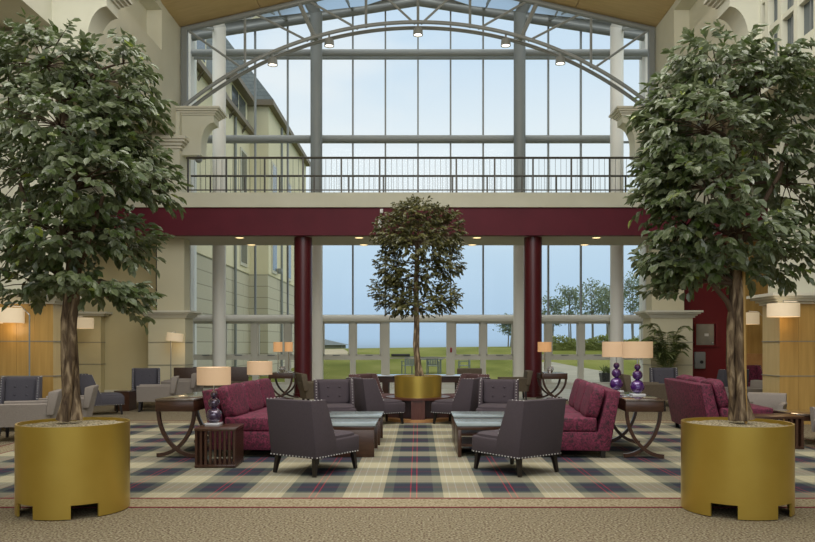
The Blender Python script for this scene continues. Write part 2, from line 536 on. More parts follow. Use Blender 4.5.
# end walls of the side aisles
struct('wall_left', MB().box(-11, -7.55, 23.0, 23.3, 0, 4.46), 'wall_tan')
struct('wall_left', MB().box(-11, -7.63, 23.9, 24.2, 5.6, 7.3), 'wall')
struct('wall_right', MB().box(7.7, 11, 23.9, 24.2, 5.6, 7.3), 'wall')
struct('wall_right', MB().box(7.7, 9.42, 23.0, 23.3, 0, 4.46), 'red_wall')
struct('wall_right', MB().box(9.42, 11, 22.6, 23.3, 0, 4.46), 'wood')
struct('wall_right', MB().box(9.36, 9.99, 22.3, 22.6, 0, 1.2), 'oak')
struct('trim_1', MB().box(7.62, 7.72, 22.85, 23.0, 0, 4.46), 'oak')  # gold strip coloured in for the lit edge of the wall
struct('baseboard_left', MB().box(-11, -7.55, 22.96, 23.0, 0, .12), 'trim')
# window grid of the right wall, nearer than the pier
mb = MB()
for y in (14.22, 13.92, 13.42, 12.85, 12.2, 11.55, 10.9, 10.25, 9.6):
    mb.box(6.25, 6.38, y - .065, y + .065, 6.3, 11)
for z in (6.44, 7.1, 7.72, 8.4, 9.1, 9.8, 10.9):
    mb.box(6.27, 6.37, 9.5, 14.3, z - .045, z + .045)
gw = struct('window_1', mb, 'wall', smooth=False)
MB().box(6.36, 6.37, 9.5, 14.3, 6.3, 11).build('pane', 'dark_glass', gw, False)
mb = MB()
for y in (14.07, 13.67, 13.13, 12.52, 11.87, 11.2, 10.6, 9.9):
    mb.box(6.33, 6.36, y - .02, y + .02, 6.3, 10.9)
mb.build('sash', 'steel_dark', gw, False)
struct('wall_right', MB().box(6.2, 6.6, -8, 9.5, 6.3, 11), 'wall')
struct('wall_right', MB().box(6.15, 6.6, -8, 14.3, 5.95, 6.3), 'wall')

# sloped timber ceiling, last strip before the glass bay; the hall nearer than this is left roofless to let sky light in
def zc(x):
    return 10.42 + .235 * (HW - abs(x))
for sg in (-1, 1):
    mb = MB()
    for (xa, xb) in ((HW + .9, 4.45), (4.43, 2.2), (2.18, .0)):
        mb.prism([(sg * xa, zc(xa)), (sg * xb, zc(xb)), (sg * xb, zc(xb) + .2), (sg * xa, zc(xa) + .2)], 'xz', 15.4, 18.99)
        mb.prism([(sg * xa, zc(xa)), (sg * xb, zc(xb)), (sg * xb, zc(xb) + .2), (sg * xa, zc(xa) + .2)], 'xz', 19.01, 21.95)
    struct('ceiling', mb, 'ceil', smooth=False)

# piers: wood or cream lower body, cap at door height, upper body, capital and curved bracket
def pier(sg, xi, y0, y1, xo, low, label):
    a, b = sorted((sg * xi, sg * xo))
    root = thing('pier', (0, 0, 0), 0, label, 'pier', kind='structure')
    MB().box(a, b, y0, y1, 0, 2.22).build('lower_body', 'wood_lit_side' if low == 'wood' else 'wall_cream', root, False)
    if low == 'wood':
        mb = MB()
        for q_ in range(5):
            e0, e1 = a + (b - a) * q_ / 5, a + (b - a) * (q_ + 1) / 5
            mb.box(e0 + .002, e1 - .002, y0 - .012, y0, 0, 2.22)
        mb.build('wood_facing', 'wood', root, False)
    mb = MB()
    for z in (.89, 1.53):
        mb.box(a - .016, b + .016, y0 - .018, y1 + .018, z - .008, z + .008)
    mb.build('panel_joint', 'joint', root, False)
    mb = MB()
    for i, (z, e) in enumerate(((2.22, .05), (2.27, .10), (2.32, .17), (2.36, .22))):
        mb.box(a - e, b + e, y0 - e, y1 + e, z, z + .055)
    mb.build('cap_moulding', 'trim', root, False)
    ya, yb = y0 + .12, y1 - .1
    ztop = 4.46 if y0 > 20 else 6.85
    ua, ub = sorted((sg * (xi + .06), sg * (xo - .2)))
    MB().box(ua, ub, ya, yb, 2.41, ztop).build('upper_body', 'wall' if low == 'wood' else 'wall_cream', root, False)
    if y0 > 20:
        MB().box(ua, ub, 21.45, 22.5, 5.62, 6.9).build('upper_body', 'wall', root, False)
        ya, yb = 21.45, 22.5
    mb = MB()
    for (z, e) in ((6.88, .04), (6.96, .10), (7.04, .17), (7.11, .22)):
        mb.box(ua - e, ub + e, ya - e, yb + e, z, z + .08)
    mb.build('capital', 'trim', root, False)
    MB().box(ua, ub, ya, yb, 7.15, 7.9).build('upper_block', 'wall', root, False)
    # bracket
    P = [(6.95, 6.75), (6.05, 6.75), (6.05, 7.06)]
    for k in range(1, 11):
        t = R(90 * k / 10)
        P.append((5.7 + .35 * math.cos(t), 7.06 + .6 * math.sin(t)))
    P += [(5.7, 7.86), (6.95, 7.86)]
    ya = 14.2 if y0 < 20 else 21.65
    MB().prism([(sg * p[0], p[1]) for p in P], 'xz', ya, ya + .55).build('curved_bracket', 'wall', root, True, 30)
    mb = MB()
    for (z, e) in ((7.86, .04), (7.91, .09), (7.96, .15), (8.01, .20)):
        c0, c1 = sorted((sg * (5.7 - e), sg * 6.95))
        mb.box(c0, c1, ya - e, ya + .55 + e, z, z + .055)
    mb.build('bracket_moulding', 'trim', root, False)
    return root
pier(-1, 6.72, 14.3, 15.05, 8.4, 'wood', 'honey wood clad pier with a side coloured as window-lit at the left edge behind the tufted chair')
pier(1, 6.66, 14.3, 15.0, 8.4, 'wood', 'honey wood clad pier with a side coloured as window-lit at the right edge under the drum lamp')
pier(-1, 6.53, 21.75, 22.5, 7.56, 'wall', 'cream panelled pier left of the glazed bay, beside the tilted reading lamp')
pier(1, 6.53, 21.75, 22.5, 7.7, 'wall', 'cream panelled pier right of the glazed bay, behind the palm')
rp = thing('pier', (0, 0, 0), 0, 'plain cream panelled pier far left behind the tree trunk', 'pier', kind='structure')
MB().box(-10.2, -9.28, 22.7, 23.0, 0, 2.3).build('lower_body', 'wall_tan', rp, False)
mb = MB()
for z in (.89, 1.53):
    mb.box(-10.22, -9.26, 22.685, 23.0, z - .008, z + .008)
mb.build('panel_joint', 'joint', rp, False)
MB().box(-10.3, -9.15, 22.6, 23.0, 2.3, 2.36).box(-10.4, -9.05, 22.5, 23.0, 2.36, 2.42).build('cap_moulding', 'trim', rp, False)
struct('trim_2', MB().box(-10.55, -10.2, 22.6, 22.98, 0, 4.46), 'red_wall')

# balcony
bal = thing('balcony', (0, 0, 0), 0, 'walkway balcony with cream edge over a maroon fascia across the hall', 'balcony', kind='structure')
MB().box(-11, 11, 21.2, 23.7, 5.22, 5.62).build('deck', 'wall', bal, False)
MB().box(-11, 11, 21.27, 21.5, 4.46, 5.22).box(-11, 11, 23.45, 23.65, 4.52, 5.22).build('fascia', 'maroon', bal, False)
MB().box(-11, 11, 21.5, 23.45, 4.46, 4.56).build('soffit', 'soffit', bal, False)
dl = None
k = 0
for yy, xs in ((21.75, (-8.75, -5.0, -1.65, 1.65, 5.0, 8.9)), (23.3, (-5.0, -1.63, 1.63, 5.0))):
    for x in xs:
        d = thing('downlight', (x, yy, 4.46), 0, '', 'downlight', 'recessed downlights under the balcony')
        d['label'] = 'lit %s soffit downlight %s' % ('front' if yy < 22 else 'rear', {
            -8.75: 'far left behind the big tree', -5.0: 'left of the left maroon column', -1.65: 'just right of the left maroon column', 1.65: 'just left of the right maroon column',
            -1.63: 'just right of the left maroon column', 1.63: 'just left of the right maroon column', 5.0: 'right of the right maroon column', 8.9: 'far right behind the big tree'}[x])
        MB().lathe([(.11, -.001), (.15, -.012), (.15, 0), (.11, 0)], 20, closed=True).build('trim_ring', 'white', d)
        MB().lathe([(0, -.004), (.11, -.004), (.11, .0), (0, .0)], 20).build('lens', 'lamp_lens', d)
for x, y in ((-3.5, 22.6), (3.3, 22.6)):
    MB().lathe([(0, -.03), (.1, -.025), (.14, 0), (0, 0)], 18).build('ceiling_sensor', 'white', loc=(x, y, 4.46))
    o = COL.objects[-1] if False else bpy.context.scene.objects['ceiling_sensor' if x < 0 else 'ceiling_sensor.001']
    tag(o, 'small pale disc under the balcony soffit near the %s maroon column' % ('left' if x < 0 else 'right'), 'sensor', 'soffit sensors')
o = MB().box(-1.04, -.955, 21.19, 21.26, 5.06, 5.17, .01).build('wall_sensor', 'white')
tag(o, 'tiny white box on the maroon fascia above the small tree crown', 'sensor')
o = MB().box(-1.1, -1.0, 21.19, 21.26, 4.62, 4.87, .015).build('wall_speaker', 'white')
tag(o, 'white upright box on the maroon fascia left of the small tree crown', 'speaker')

# railings
def railing(y, n, sp, label, xlim):
    r = thing('railing', (0, y, 5.62), 0, label, 'railing')
    MB().tube([(-xlim, 0, .97), (xlim, 0, .97)], .032, 8).build('handrail', 'rail', r)
    MB().box(-xlim, xlim, -.012, .012, .07, .10).build('bottom_rail', 'rail', r, False)
    pm = None
    for k in range(-n, n + 1):
        if pm is None:
            o = MB().box(-.022, .022, -.022, .022, 0, .95).build('post', 'rail', r, False)
            pm = o.data
        else:
            o = bpy.data.objects.new('post', pm)
            COL.objects.link(o)
            o.parent = r
        o.location = (k * sp, 0, 0)
    bmesh_ = None
    x = -xlim + .08
    while x < xlim:
        if abs((x / sp) - round(x / sp)) * sp > .06:
            if bmesh_ is None:
                o = MB().box(-.0045, .0045, -.0045, .0045, .1, .94).build('baluster', 'rail', r, False)
                bmesh_ = o.data
            else:
                o = bpy.data.objects.new('baluster', bmesh_)
                COL.objects.link(o)
                o.parent = r
            o.location = (x, 0, 0)
        x += .15
    return r
railing(21.3, 6, 1.052, 'dark metal railing with thin balusters along the front edge of the balcony', 6.36)
railing(23.6, 6, 1.052, 'dark metal railing along the rear edge of the balcony, nearer the windows', 6.98)

# columns
for sg, s in ((-1, 'left'), (1, 'right')):
    c = thing('column', (sg * 3.22, 21.75, 0), 0, 'maroon round column under the balcony on the %s' % s, 'column', kind='structure')
    MB().lathe([(.25, 0), (.25, 4.46)], 40).build('shaft', 'maroon_col', c)
    MB().lathe([(.27, 0), (.27, .1), (.25, .11)], 40).build('base_ring', 'maroon_col', c)
    c = thing('column', (sg * 3.26, 24.9, 0), 0, 'tall grey steel column of the glazed bay behind the %s maroon column' % s, 'column', kind='structure')
    MB().lathe([(.19, 4.7), (.19, 12.6)], 32).build('upper_shaft', 'steel_dark', c)
    MB().lathe([(.2, 0), (.2, 4.7), (.19, 4.7)], 32).build('lower_shaft', 'col_white', c)
    c = thing('column', (sg * 6.38, 24.9, 0), 0, 'tall white round column at the %s end of the glazed bay' % s, 'column', kind='structure')
    MB().lathe([(.21, 0), (.21, 12.0)], 32).build('shaft', 'col_white', c)

# truss
tr = thing('roof_truss', (0, TY, 0), 0, 'grey steel arched truss with double lower chord spanning the hall under the timber roof', 'truss')
kx = TY / F
def tp(x, y, dy=0):
    return Vector(((x - 418) * kx, dy, CAMZ + (344 - y) * kx))
XE = 236 * kx
for sg in (-1, 1):
    MB().tube([(sg * XE, 0, zc(XE) - .09), (sg * .0, 0, zc(0) - .09)], .085, 10).build('top_chord', 'steel_dark', tr)
    MB().box(min(sg * XE, sg * (XE - .16)), max(sg * XE, sg * (XE - .16)), -.08, .08, 7.9, zc(XE) - .05, .01).build('end_post', 'steel_dark', tr, False)
RA = 364.0
def archy(dx, off=0):
    return 24 + off + RA - math.sqrt(RA * RA - dx * dx)
for off, dy in ((1, .2), (1, -.2)):
    MB().tube([tp(418 + dx, archy(dx, off), dy) for dx in range(-232, 233, 8)], .054, 10).build('arch_chord', 'steel', tr)
def ch(x):
    return 344 - (zc((x - 418) * kx) - .09 - CAMZ) / kx
for sg in (-1, 1):
    for x in (52, 173):
        MB().tube([tp(418 + sg * x, ch(418 + x)), tp(418 + sg * x, archy(x))], .038, 8).build('web_post', 'steel', tr)
    for (xa, ya, xb) in ((232, None, 175), (164, None, 110), (110, None, 60), (45, None, 3)):
        MB().tube([tp(418 + sg * xa, ch(418 + xa)), tp(418 + sg * xb, archy(xb))], .034, 8).build('web_diagonal', 'steel', tr)
    MB().tube([tp(418 + sg * 119, ch(418 + 119)), tp(418 + sg * 102, 40)], .062, 8).build('web_strut', 'steel', tr)
MB().tube([tp(418, ch(418)), tp(418, 24)], .038, 8).build('web_post', 'steel', tr)
sp = thing('spotlight', (0, 0, 0), 0, '', 'spotlight', 'spotlights on the roof truss')
MB().lathe([(.0, .10), (.10, .09), (.13, .04), (.14, -.11), (.12, -.11), (.11, .0)], 18).build('housing', 'steel', sp)
MB().lathe([(0, -.08), (.115, -.08), (.115, -.07), (0, -.07)], 18).build('lens', 'spot_lens', sp)
MB().tube([(0, 0, .1), (0, 0, .2)], .03, 6).build('bracket', 'steel', sp)
for i, (x, s) in enumerate(((274, 'leftmost on the arch'), (330, 'beside the left grey column'), (418, 'at the crown of the arch'), (505, 'beside the right grey column'), (559, 'rightmost on the arch'))):
    lab = 'grey spotlight hanging from the arched truss, ' + s
    p = tp(x, archy(x - 418, 6)) + Vector((0, TY - .2, -.12))
    if i == 0:
        sp.location = p
        sp['label'] = lab
    else:
        dup(sp, p, 0, lab)

# glazed bay
GY = 26.0
PIT = 1.09
def zg(x):
    return 12.95 - .155 * abs(x)
wn = 2
for k in range(-7, 7):
    x0, x1 = k * PIT, (k + 1) * PIT
    mb = MB()
    zt0, zt1 = zg(x0), zg(x1)
    mb.box(x0 - .026, x0 + .026, GY - .09, GY + .05, 2.4, zt0)
    if k == 6:
        mb.box(x1 - .026, x1 + .026, GY - .09, GY + .05, 2.4, zt1)
    mb.box(x0, x1, GY - .05, GY + .04, 2.40, 2.46)
    for z in (8.24, 11.05):
        mb.box(x0, x1, GY - .05, GY + .04, z - .03, z + .03)
    o = struct('window_%d' % wn, mb, 'steel', smooth=False)
    MB().prism([(x0 + .026, 2.46), (x1 - .026, 2.46), (x1 - .026, zt1), (x0 + .026, zt0)], 'xz', GY - .008, GY + .004).build('pane', 'glass', o, False)
    wn += 1
dn = 1
for k in range(-7, 7):
    x0, x1 = k * PIT, (k + 1) * PIT
    mb = MB()
    isd = k in (-1, 0)
    wl = .14 if k in (-1, 1) else .09
    wr = .14 if k in (-2, 0) else .09
    if k == 0: wl = .05
    if k == -1: wr = .05
    mb.box(x0, x0 + wl, GY - .08, GY + .08, .12, 2.3)
    mb.box(x1 - wr, x1, GY - .08, GY + .08, .12, 2.3)
    mb.box(x0 + wl, x1 - wr, GY - .08, GY + .08, 2.2, 2.3)
    mb.box(x0 + wl, x1 - wr, GY - .06, GY + .06, .12, .2)
    if isd:
        mb.box(x0 + wl, x1 - wr, GY - .03, GY + .03, .99, 1.04)
    else:
        mb.box(x0 + wl, x1 - wr, GY - .07, GY + .07, .95, 1.09)
        for (xa, xb, za, zb) in ((x0 + wl, x0 + wl + .05, 1.09, 2.2), (x1 - wr - .05, x1 - wr, 1.09, 2.2), (x0 + wl, x1 - wr, 1.09, 1.13), (x0 + wl, x1 - wr, 2.16, 2.2)):
            mb.box(xa, xb, GY - .05, GY + .05, za, zb)
    if isd:
        o = struct('door_%d' % dn, mb, 'frame', smooth=False)
        dn += 1
        xa = x0 + .2 if k < 0 else x0 + .15
        if k < 0:
            MB().box(xa, xa + .62, GY - .16, GY - .11, 1.06, 1.15, .01).box(xa + .02, xa + .06, GY - .12, GY - .03, 1.07, 1.12).build('push_bar', 'black', o)
        else:
            MB().box(x0 + .06, x1 - .16, GY - .14, GY - .11, 1.02, 1.05, .008).build('push_bar', 'steel', o)
    else:
        o = struct('window_%d' % wn, mb, 'frame', smooth=False)
        wn += 1
        MB().box((x0 + x1) / 2 - .12, (x0 + x1) / 2 + .12, GY - .11, GY - .07, 1.09, 1.12).build('handle', 'steel_dark', o, False)
    MB().box(x0 + wl, x1 - wr, GY - .008, GY + .004, .2, 2.2).build('pane', 'glass', o, False)
struct('trim_3', MB().box(-7.7, 7.7, 25.75, 26.25, 0, .12), 'curb', label='pale stone kerb under the windows')
struct('trim_4', MB().tube([(-7.6, 25.72, 2.34), (7.6, 25.72, 2.34)], .105, 14), 'col_white', label='white tube transom above the doors')
struct('trim_5', MB().tube([(-7.6, 25.6, 8.25), (6.75, 25.6, 8.25)], .12, 14), 'steel', label='lower grey horizontal tube across the upper glazing')
struct('trim_6', MB().tube([(-7.45, 25.6, 11.08), (7.6, 25.6, 11.08)], .12, 14), 'steel', label='upper grey horizontal tube across the upper glazing')
for sg in (-1, 1):
    struct('trim_%d' % (8 if sg < 0 else 9), MB().tube([(sg * 7.6, 25.8, zg(7.6) - .1), (0, 25.8, zg(0) - .1)], .13, 12), 'steel', label='sloped grey tube along the top of the glazing')
    mb = MB()
    mb.box(min(sg * 7.5, sg * 7.9), max(sg * 7.5, sg * 7.9), 25.6, 26.3, 0, 11.8)
    struct('wall_left' if sg < 0 else 'wall_right', mb, 'col_white')
    s_ = struct('window_%d' % wn, MB().box(min(sg * 7.65, sg * 7.75), max(sg * 7.65, sg * 7.75), 24.1, 24.2, 0, 11.6).box(min(sg * 7.65, sg * 7.75), max(sg * 7.65, sg * 7.75), 22.8, 25.6, 8.2, 8.35).box(min(sg * 7.65, sg * 7.75), max(sg * 7.65, sg * 7.75), 22.8, 25.6, 2.3, 2.45), 'frame', smooth=False)
    MB().box(min(sg * 7.69, sg * 7.7), max(sg * 7.69, sg * 7.7), 22.8, 25.6, 0, 11.6).build('pane', 'glass', s_, False)
    wn += 1
    # glass roof of the bay
    mb = MB()
    for x in (0.0, 2.18, 4.36, 6.54):
        mb.tube([(sg * x, TY + .1, zc(x) + .02), (sg * x, 26.0, zg(x) + .05)], .05, 6)
    s_ = struct('window_%d' % wn, mb, 'steel', label='glass roof over the bay')
    q = MB()
    v = [q.bm.verts.new(p) for p in ((0, TY, zc(0) + .1), (sg * 7.6, TY, zc(7.6) + .1), (sg * 7.6, 26.1, zg(7.6) + .1), (0, 26.1, zg(0) + .1))]
    v2 = [q.bm.verts.new(p.co + Vector((0, 0, .012))) for p in v]
    q.bm.faces.new(v)
    q.bm.faces.new(v2[::-1])
    for i in range(4):
        q.bm.faces.new((v[i], v2[i], v2[(i + 1) % 4], v[(i + 1) % 4]))
    q.build('pane', 'glass', s_, False)
    wn += 1
o = MB().box(1.07, 1.14, GY - .12, GY - .08, 1.2, 1.36, .008).build('call_point', 'red_sign')
tag(o, 'small red fire call point on the door post right of the small tree trunk', 'call point')
o = MB().ball((0, 0, -.11), .1).tube([(0, 0, 0), (0, 0, -.06)], .02, 6).build('dome_camera', 'steel', loc=(-6.12, 21.65, 6.74))
tag(o, 'small grey dome camera under the left bracket of the truss', 'camera')

# things on the red wall
o = thing('wall_cabinet', (8.53, 22.98, 1.76), 0, 'silver square panel set in a dark red recess on the red wall', 'cabinet')
MB().box(-.36, .36, -.06, -.0, -.36, -.31).box(-.36, .36, -.06, 0, .31, .36).box(-.36, -.31, -.06, 0, -.31, .31).box(.27, .36, -.06, 0, -.31, .31).build('frame', 'red_wall', o, False)
MB().box(-.31, .22, -.035, -.0, -.31, .31).build('panel', 'silver_panel', o, False)
MB().box(-.06, .06, -.05, -.035, -.05, .03).build('notice', 'white', o, False)
MB().box(.16, .2, -.06, -.035, -.27, -.22, .005).build('lock', 'chrome', o, False)
o = thing('wall_telephone', (8.32, 22.98, 1.0), 0, 'grey rounded wall box with dark dial below the silver panel on the red wall', 'telephone')
MB().box(-.16, .16, -.12, 0, -.25, .25, .03).build('case', 'greybox', o)
MB().lathe([(0, 0), (.05, 0), (.05, .02), (0, .02)], 16).build('dial', 'black', o, loc=(.03, -.13, -.05)).rotation_euler = (R(90), 0, 0)

# ================================================================ FURNITURE BUILDERS
def nails(mb, pts, sp=.047, r=.0092):
    for a, b in zip(pts[:-1], pts[1:]):
        a, b = Vector(a), Vector(b)
        n = max(1, int((b - a).length / sp))
        for i in range(n):
            mb.ball(a + (b - a) * (i / n), r, 6, 4)
def slipper(h, label, group, fab, name='slipper_chair'):
    root = thing(name, (0, 0, 0), 0, label, 'chair', group)
    mb = MB()
    mb.box(-.325, .325, -.34, .44, .20, .40, .03, 3)
    mb.sq((0, .10, .385), (.315, .335, .065), .5, .35, 32, 10)
    mb.build('seat', fab, root)
    yb, yt = -.37, -.46
    mb = MB()
    rows = []
    for (z, rr_, ri, fr_) in ((.2, yb, yb + .12, .0), (.40, yb + (yt - yb) * .2 / (h - .2), yb + .10, -.02), (h, yt, yt + .085, yt + .26)):
        rows.append([mb.bm.verts.new(p) for p in ((-.34, fr_, z), (-.34, rr_, z), (.34, rr_, z), (.34, fr_, z), (.275, fr_, z), (.275, ri, z), (-.275, ri, z), (-.275, fr_, z))])
    fs_ = []
    for A, B in zip(rows[:-1], rows[1:]):
        for q_ in range(8):
            fs_.append(mb.bm.faces.new((A[q_], A[(q_ + 1) % 8], B[(q_ + 1) % 8], B[q_])))
    for A in (rows[0], rows[-1]):
        for q_ in ((0, 1, 6, 7), (1, 2, 5, 6), (2, 3, 4, 5)):
            mb.bm.faces.new([A[k_] for k_ in q_])
    bmesh.ops.recalc_face_normals(mb.bm, faces=mb.bm.faces)
    es_ = [e for e in mb.bm.edges if len(e.link_faces) == 2 and e.calc_face_angle(0) > .6]
    bmesh.ops.bevel(mb.bm, geom=es_, offset=.014, segments=2, affect='EDGES', profile=.5)
    mb.build('backrest', fab, root)
    H = h - .43
    tilt = Matrix.Rotation(R(-9), 3, 'X').to_3x3()
    rot = Matrix.Rotation(math.atan2(-(yt - yb), h - .2), 3, 'X')
    cy = yb + .13 + (yt - yb) * ((.43 + H / 2 - .2) / (h - .2))
    mb = MB()
    mb.sq((0, cy, .43 + H / 2 - .01), (.272, .06, H / 2), .3, .3, 28, 12, rot)
    cu = mb.build('back_cushion', fab, root)
    for sx in (-.1, .1):
        for sz in (-.07, .08):
            MB().sq((sx, cy + .058 - (yb - yt) * sz / (h - .2), .43 + H / 2 + sz), (.021, .012, .021), 1, 1, 12, 7).build('button', fab, cu)
    mb = MB()
    for s in (-1, 1):
        x = s * .31
        nails(mb, [(x, yt + .27, h - .02), (x, -.005, .41)])
        xo = s * .343
        nails(mb, [(xo, yb + .01, .215), (xo, .42, .215)])
        nails(mb, [(s * .325, yt + .02, h + .001), (s * .325, yt + .25, h - .004)])
    nails(mb, [(-.33, yb - .005, .215), (.33, yb - .005, .215)])
    nails(mb, [(-.30, .443, .215), (.31, .443, .215)])
    mb.build('nailhead_trim', 'nail', root)['kind'] = 'stuff'
    for sx in (-1, 1):
        for (y0, y1) in ((-.31, -.35), (.36, .39)):
            MB().tube([(sx * .275, y0, .215), (sx * .295, y1, .0028)], [.028, .017], square=True).build('leg', 'leg', root, False)
    return root
def wing(label, group):
    return slipper(.95, label, group, 'slate_fab', 'wing_chair')
def sofa(label, group):
    root = thing('sofa', (0, 0, 0), 0, label, 'sofa', group)
    L = 1.12
    MB().box(-L, L, -.42, .45, .09, .335, .02).build('base', 'burg', root)
    for i in range(3):
        x0 = -L + i * 2 * L / 3
        MB().box(x0 + .004, x0 + 2 * L / 3 - .004, -.30, .47, .335, .52, .03, 3).build('seat_cushion', 'burg', root)
    MB().prism([(-.46, .09), (-.60, .86), (-.44, .87), (-.25, .09)], 'yz', -L - .005, L + .005, .02, 2).build('backrest', 'burg', root)
    rot = Matrix.Rotation(R(16), 3, 'X')
    for i in range(3):
        xc = -L + (i + .5) * 2 * L / 3
        MB().sq((xc, -.285, .71), (L / 3 - .004, .088, .225), .38, .28, 32, 16, rot).build('back_cushion', 'burg', root)
    for sx in (-1, 1):
        for y in (-.38, .38):
            MB().tube([(sx * 1.06, y, .1), (sx * 1.06, y, 0)], [.033, .028], square=True).build('leg', 'leg', root, False)
    return root
def tub(label, group, fab, name='tub_chair'):
    root = thing(name, (0, 0, 0), 0, label, 'chair', group)
    # arms: a U of sides with a low rear
    mb = MB()
    rings = []
    pts = [(-.30, .38), (-.31, .1), (-.32, -.2), (-.27, -.32), (-.15, -.37), (.15, -.37), (.27, -.32), (.32, -.2), (.31, .1), (.30, .38)]
    for i, (x, y) in enumerate(pts):
        a, b = Vector(pts[max(i - 1, 0)]), Vector(pts[min(i + 1, len(pts) - 1)])
        t = (b - a).normalized()
        n = Vector((-t.y, t.x))
        if n.dot(Vector((x, y - .1))) < 0:
            n = -n
        p = Vector((x, y))
        ring = []
        for (o, z) in ((-.04, .24), (.02, .24), (.075, .60), (.06, .615), (-.01, .615), (-.025, .60)):
            q = p + n * o
            ring.append(mb.bm.verts.new((q.x, q.y, z)))
        rings.append(ring)
    for A, B in zip(rings[:-1], rings[1:]):
        for q in range(6):
            mb.bm.faces.new((A[q], A[(q + 1) % 6], B[(q + 1) % 6], B[q]))
    mb.bm.faces.new(rings[0])
    mb.bm.faces.new(rings[-1][::-1])
    mb.build('arm_shell', fab, root)
    MB().prism([(-.30, .42), (-.33, .80), (-.46, .82), (-.475, .80), (-.40, .42)], 'yz', -.36, .36, .018, 2).build('backrest', fab, root)
    MB().box(-.29, .29, -.30, .38, .24, .44, .03, 3).build('seat', fab, root)
    for sx in (-1, 1):
        for y in (-.29, .32):
            MB().tube([(sx * .26, y, .25), (sx * .275, y * 1.05, .0028)], [.028, .017], square=True).build('leg', 'leg', root, False)
    return root
def console(label, group):
    root = thing('console_table', (0, 0, 0), 0, label, 'console table', group)
    MB().box(-.29, .29, -.8, .8, .735, .76, .004).build('tabletop', 'bronze_glass', root)
    MB().box(-.285, .285, -.795, .795, .60, .735, .004).build('apron', 'dark_wood', root)
    for y in (-.72, .72):
        for s in (-1, 1):
            pts = []
            for k in range(17):
                t = math.pi / 2 * k / 16
                pts.append((s * (-.30 + .56 * math.cos(t)), y + s * .022, .62 - .595 * math.sin(t)))
            MB().tube(pts, .024, square=True).build('leg', 'dark_wood', root, True, 50)
    return root
def slatted(label, group):
    root = thing('slatted_table', (0, 0, 0), 0, label, 'side table', group)
    MB().box(-.245, .245, -.27, .27, .435, .47, .005).build('tabletop', 'dark_wood', root)
    MB().box(-.24, .24, -.265, .265, 0, .035, .004).build('base_frame', 'dark_wood', root)
    for s in (-1, 1):
        for k in range(9):
            x = -.225 + .45 * k / 8
            MB().box(x - .013, x + .013, min(s * .235, s * .26), max(s * .235, s * .26), .035, .435).build('slat', 'dark_wood', root, False)
        for k in range(1, 9):
            y = -.245 + .49 * k / 9
            MB().box(min(s * .21, s * .236), max(s * .21, s * .236), y - .013, y + .013, .035, .435).build('slat', 'dark_wood', root, False)
    return root
def table_lamp(label, group, gl):
    root = thing('table_lamp', (0, 0, 0), 0, label, 'lamp', group)
    MB().box(-.09, .09, -.09, .09, 0, .03, .005).build('base', 'clear', root)
    MB().ball((0, 0, .125), .097, 28, 18).build('glass_globe', gl, root)
    MB().ball((0, 0, .285), .070, 24, 16).build('glass_globe', gl, root)
    MB().ball((0, 0, .395), .045, 20, 14).build('glass_globe', gl, root)
    MB().tube([(0, 0, .44), (0, 0, .60)], .009, 8).build('stem', 'chrome', root)
    sh = MB().lathe([(.205, .52), (.205, .745), (.198, .745), (.198, .52)], 48, closed=True).build('lamp_shade', 'shade', root)
    MB().lathe([(0, .735), (.198, .735), (.198, .731), (0, .731)], 32).build('diffuser', 'shade_in', sh)
    return root
def swing_lamp(loc, rz, arm, w_, hh, ztop, label, group, tilt=0):
    """standing lamp: pole at loc, arm reaching local +X"""
    root = thing('floor_lamp', loc, rz, label, 'lamp', group)
    MB().lathe([(0, 0), (.13, 0), (.13, .02), (.02, .03), (0, .03)], 24).build('base', 'steel_dark', root)
    MB().tube([(0, 0, .02), (0, 0, ztop - .12)], .014, 8).build('pole', 'steel_dark', root)
    MB().tube([(0, 0, ztop - .12), (arm * .35, 0, ztop + .03), (arm, 0, ztop + .05), (arm, 0, ztop - .02)], .012, 8).build('arm', 'chrome', root)
    sh = MB().lathe([(w_, -hh), (w_, 0), (w_ - .01, 0), (w_ - .01, -hh)], 48, closed=True).build('lamp_shade', 'shade_w', root, loc=(arm, 0, ztop))
    sh.rotation_euler = (0, R(tilt), 0)
    MB().lathe([(0, -.02), (w_ - .01, -.02), (w_ - .01, -.024), (0, -.024)], 32).build('diffuser', 'shade_in', sh)
    l = bpy.data.lights.new('bulb', 'POINT')
    l.energy = 3
    l.color = (1, .72, .42)
    l.shadow_soft_size = .12
    lo = bpy.data.objects.new('bulb', l)
    COL.objects.link(lo)
    lo.parent = root
    lo.location = (arm, 0, ztop - hh - .1)
    return root

# ---------------------------------------------------------------- slipper chairs
G = 'aubergine grey slipper chairs round the coffee tables'
sl = slipper(.85, 'aubergine grey nailhead chair in the left foreground, seen from behind', G, 'fabric')
sl.location = (-1.20, 9.02, .0088); sl.rotation_euler = (0, 0, R(-33))
dup(sl, (1.15, 9.02, .0088), 37, 'aubergine grey nailhead chair in the right foreground, seen from behind')
dup(sl, (-1.42, 13.28, .0088), -169, 'aubergine grey tufted chair facing the camera behind the left coffee tables')
dup(sl, (1.36, 13.28, .0088), 169, 'aubergine grey tufted chair facing the camera behind the right coffee tables')
dup(sl, (-.77, 14.33, .0088), -58, 'aubergine grey chair turned to the round planter table on its left')
dup(sl, (.78, 14.33, .0088), 58, 'aubergine grey chair turned to the round planter table on its right')
c = dup(sl, (-.88, 16.15, 0), -122, 'mauve brown chair behind the round planter table on its left', 'mauve brown chairs behind the planter table')
recolor(c, 'fabric', 'mauve_fab')
dup(c, (.92, 16.15, 0), 122, 'mauve brown chair behind the round planter table on its right')
c = dup(sl, (-6.70, 16.35, 0), -60, 'slate grey slipper chair in profile right of the big left tree trunk', 'slate grey chairs at the sides')
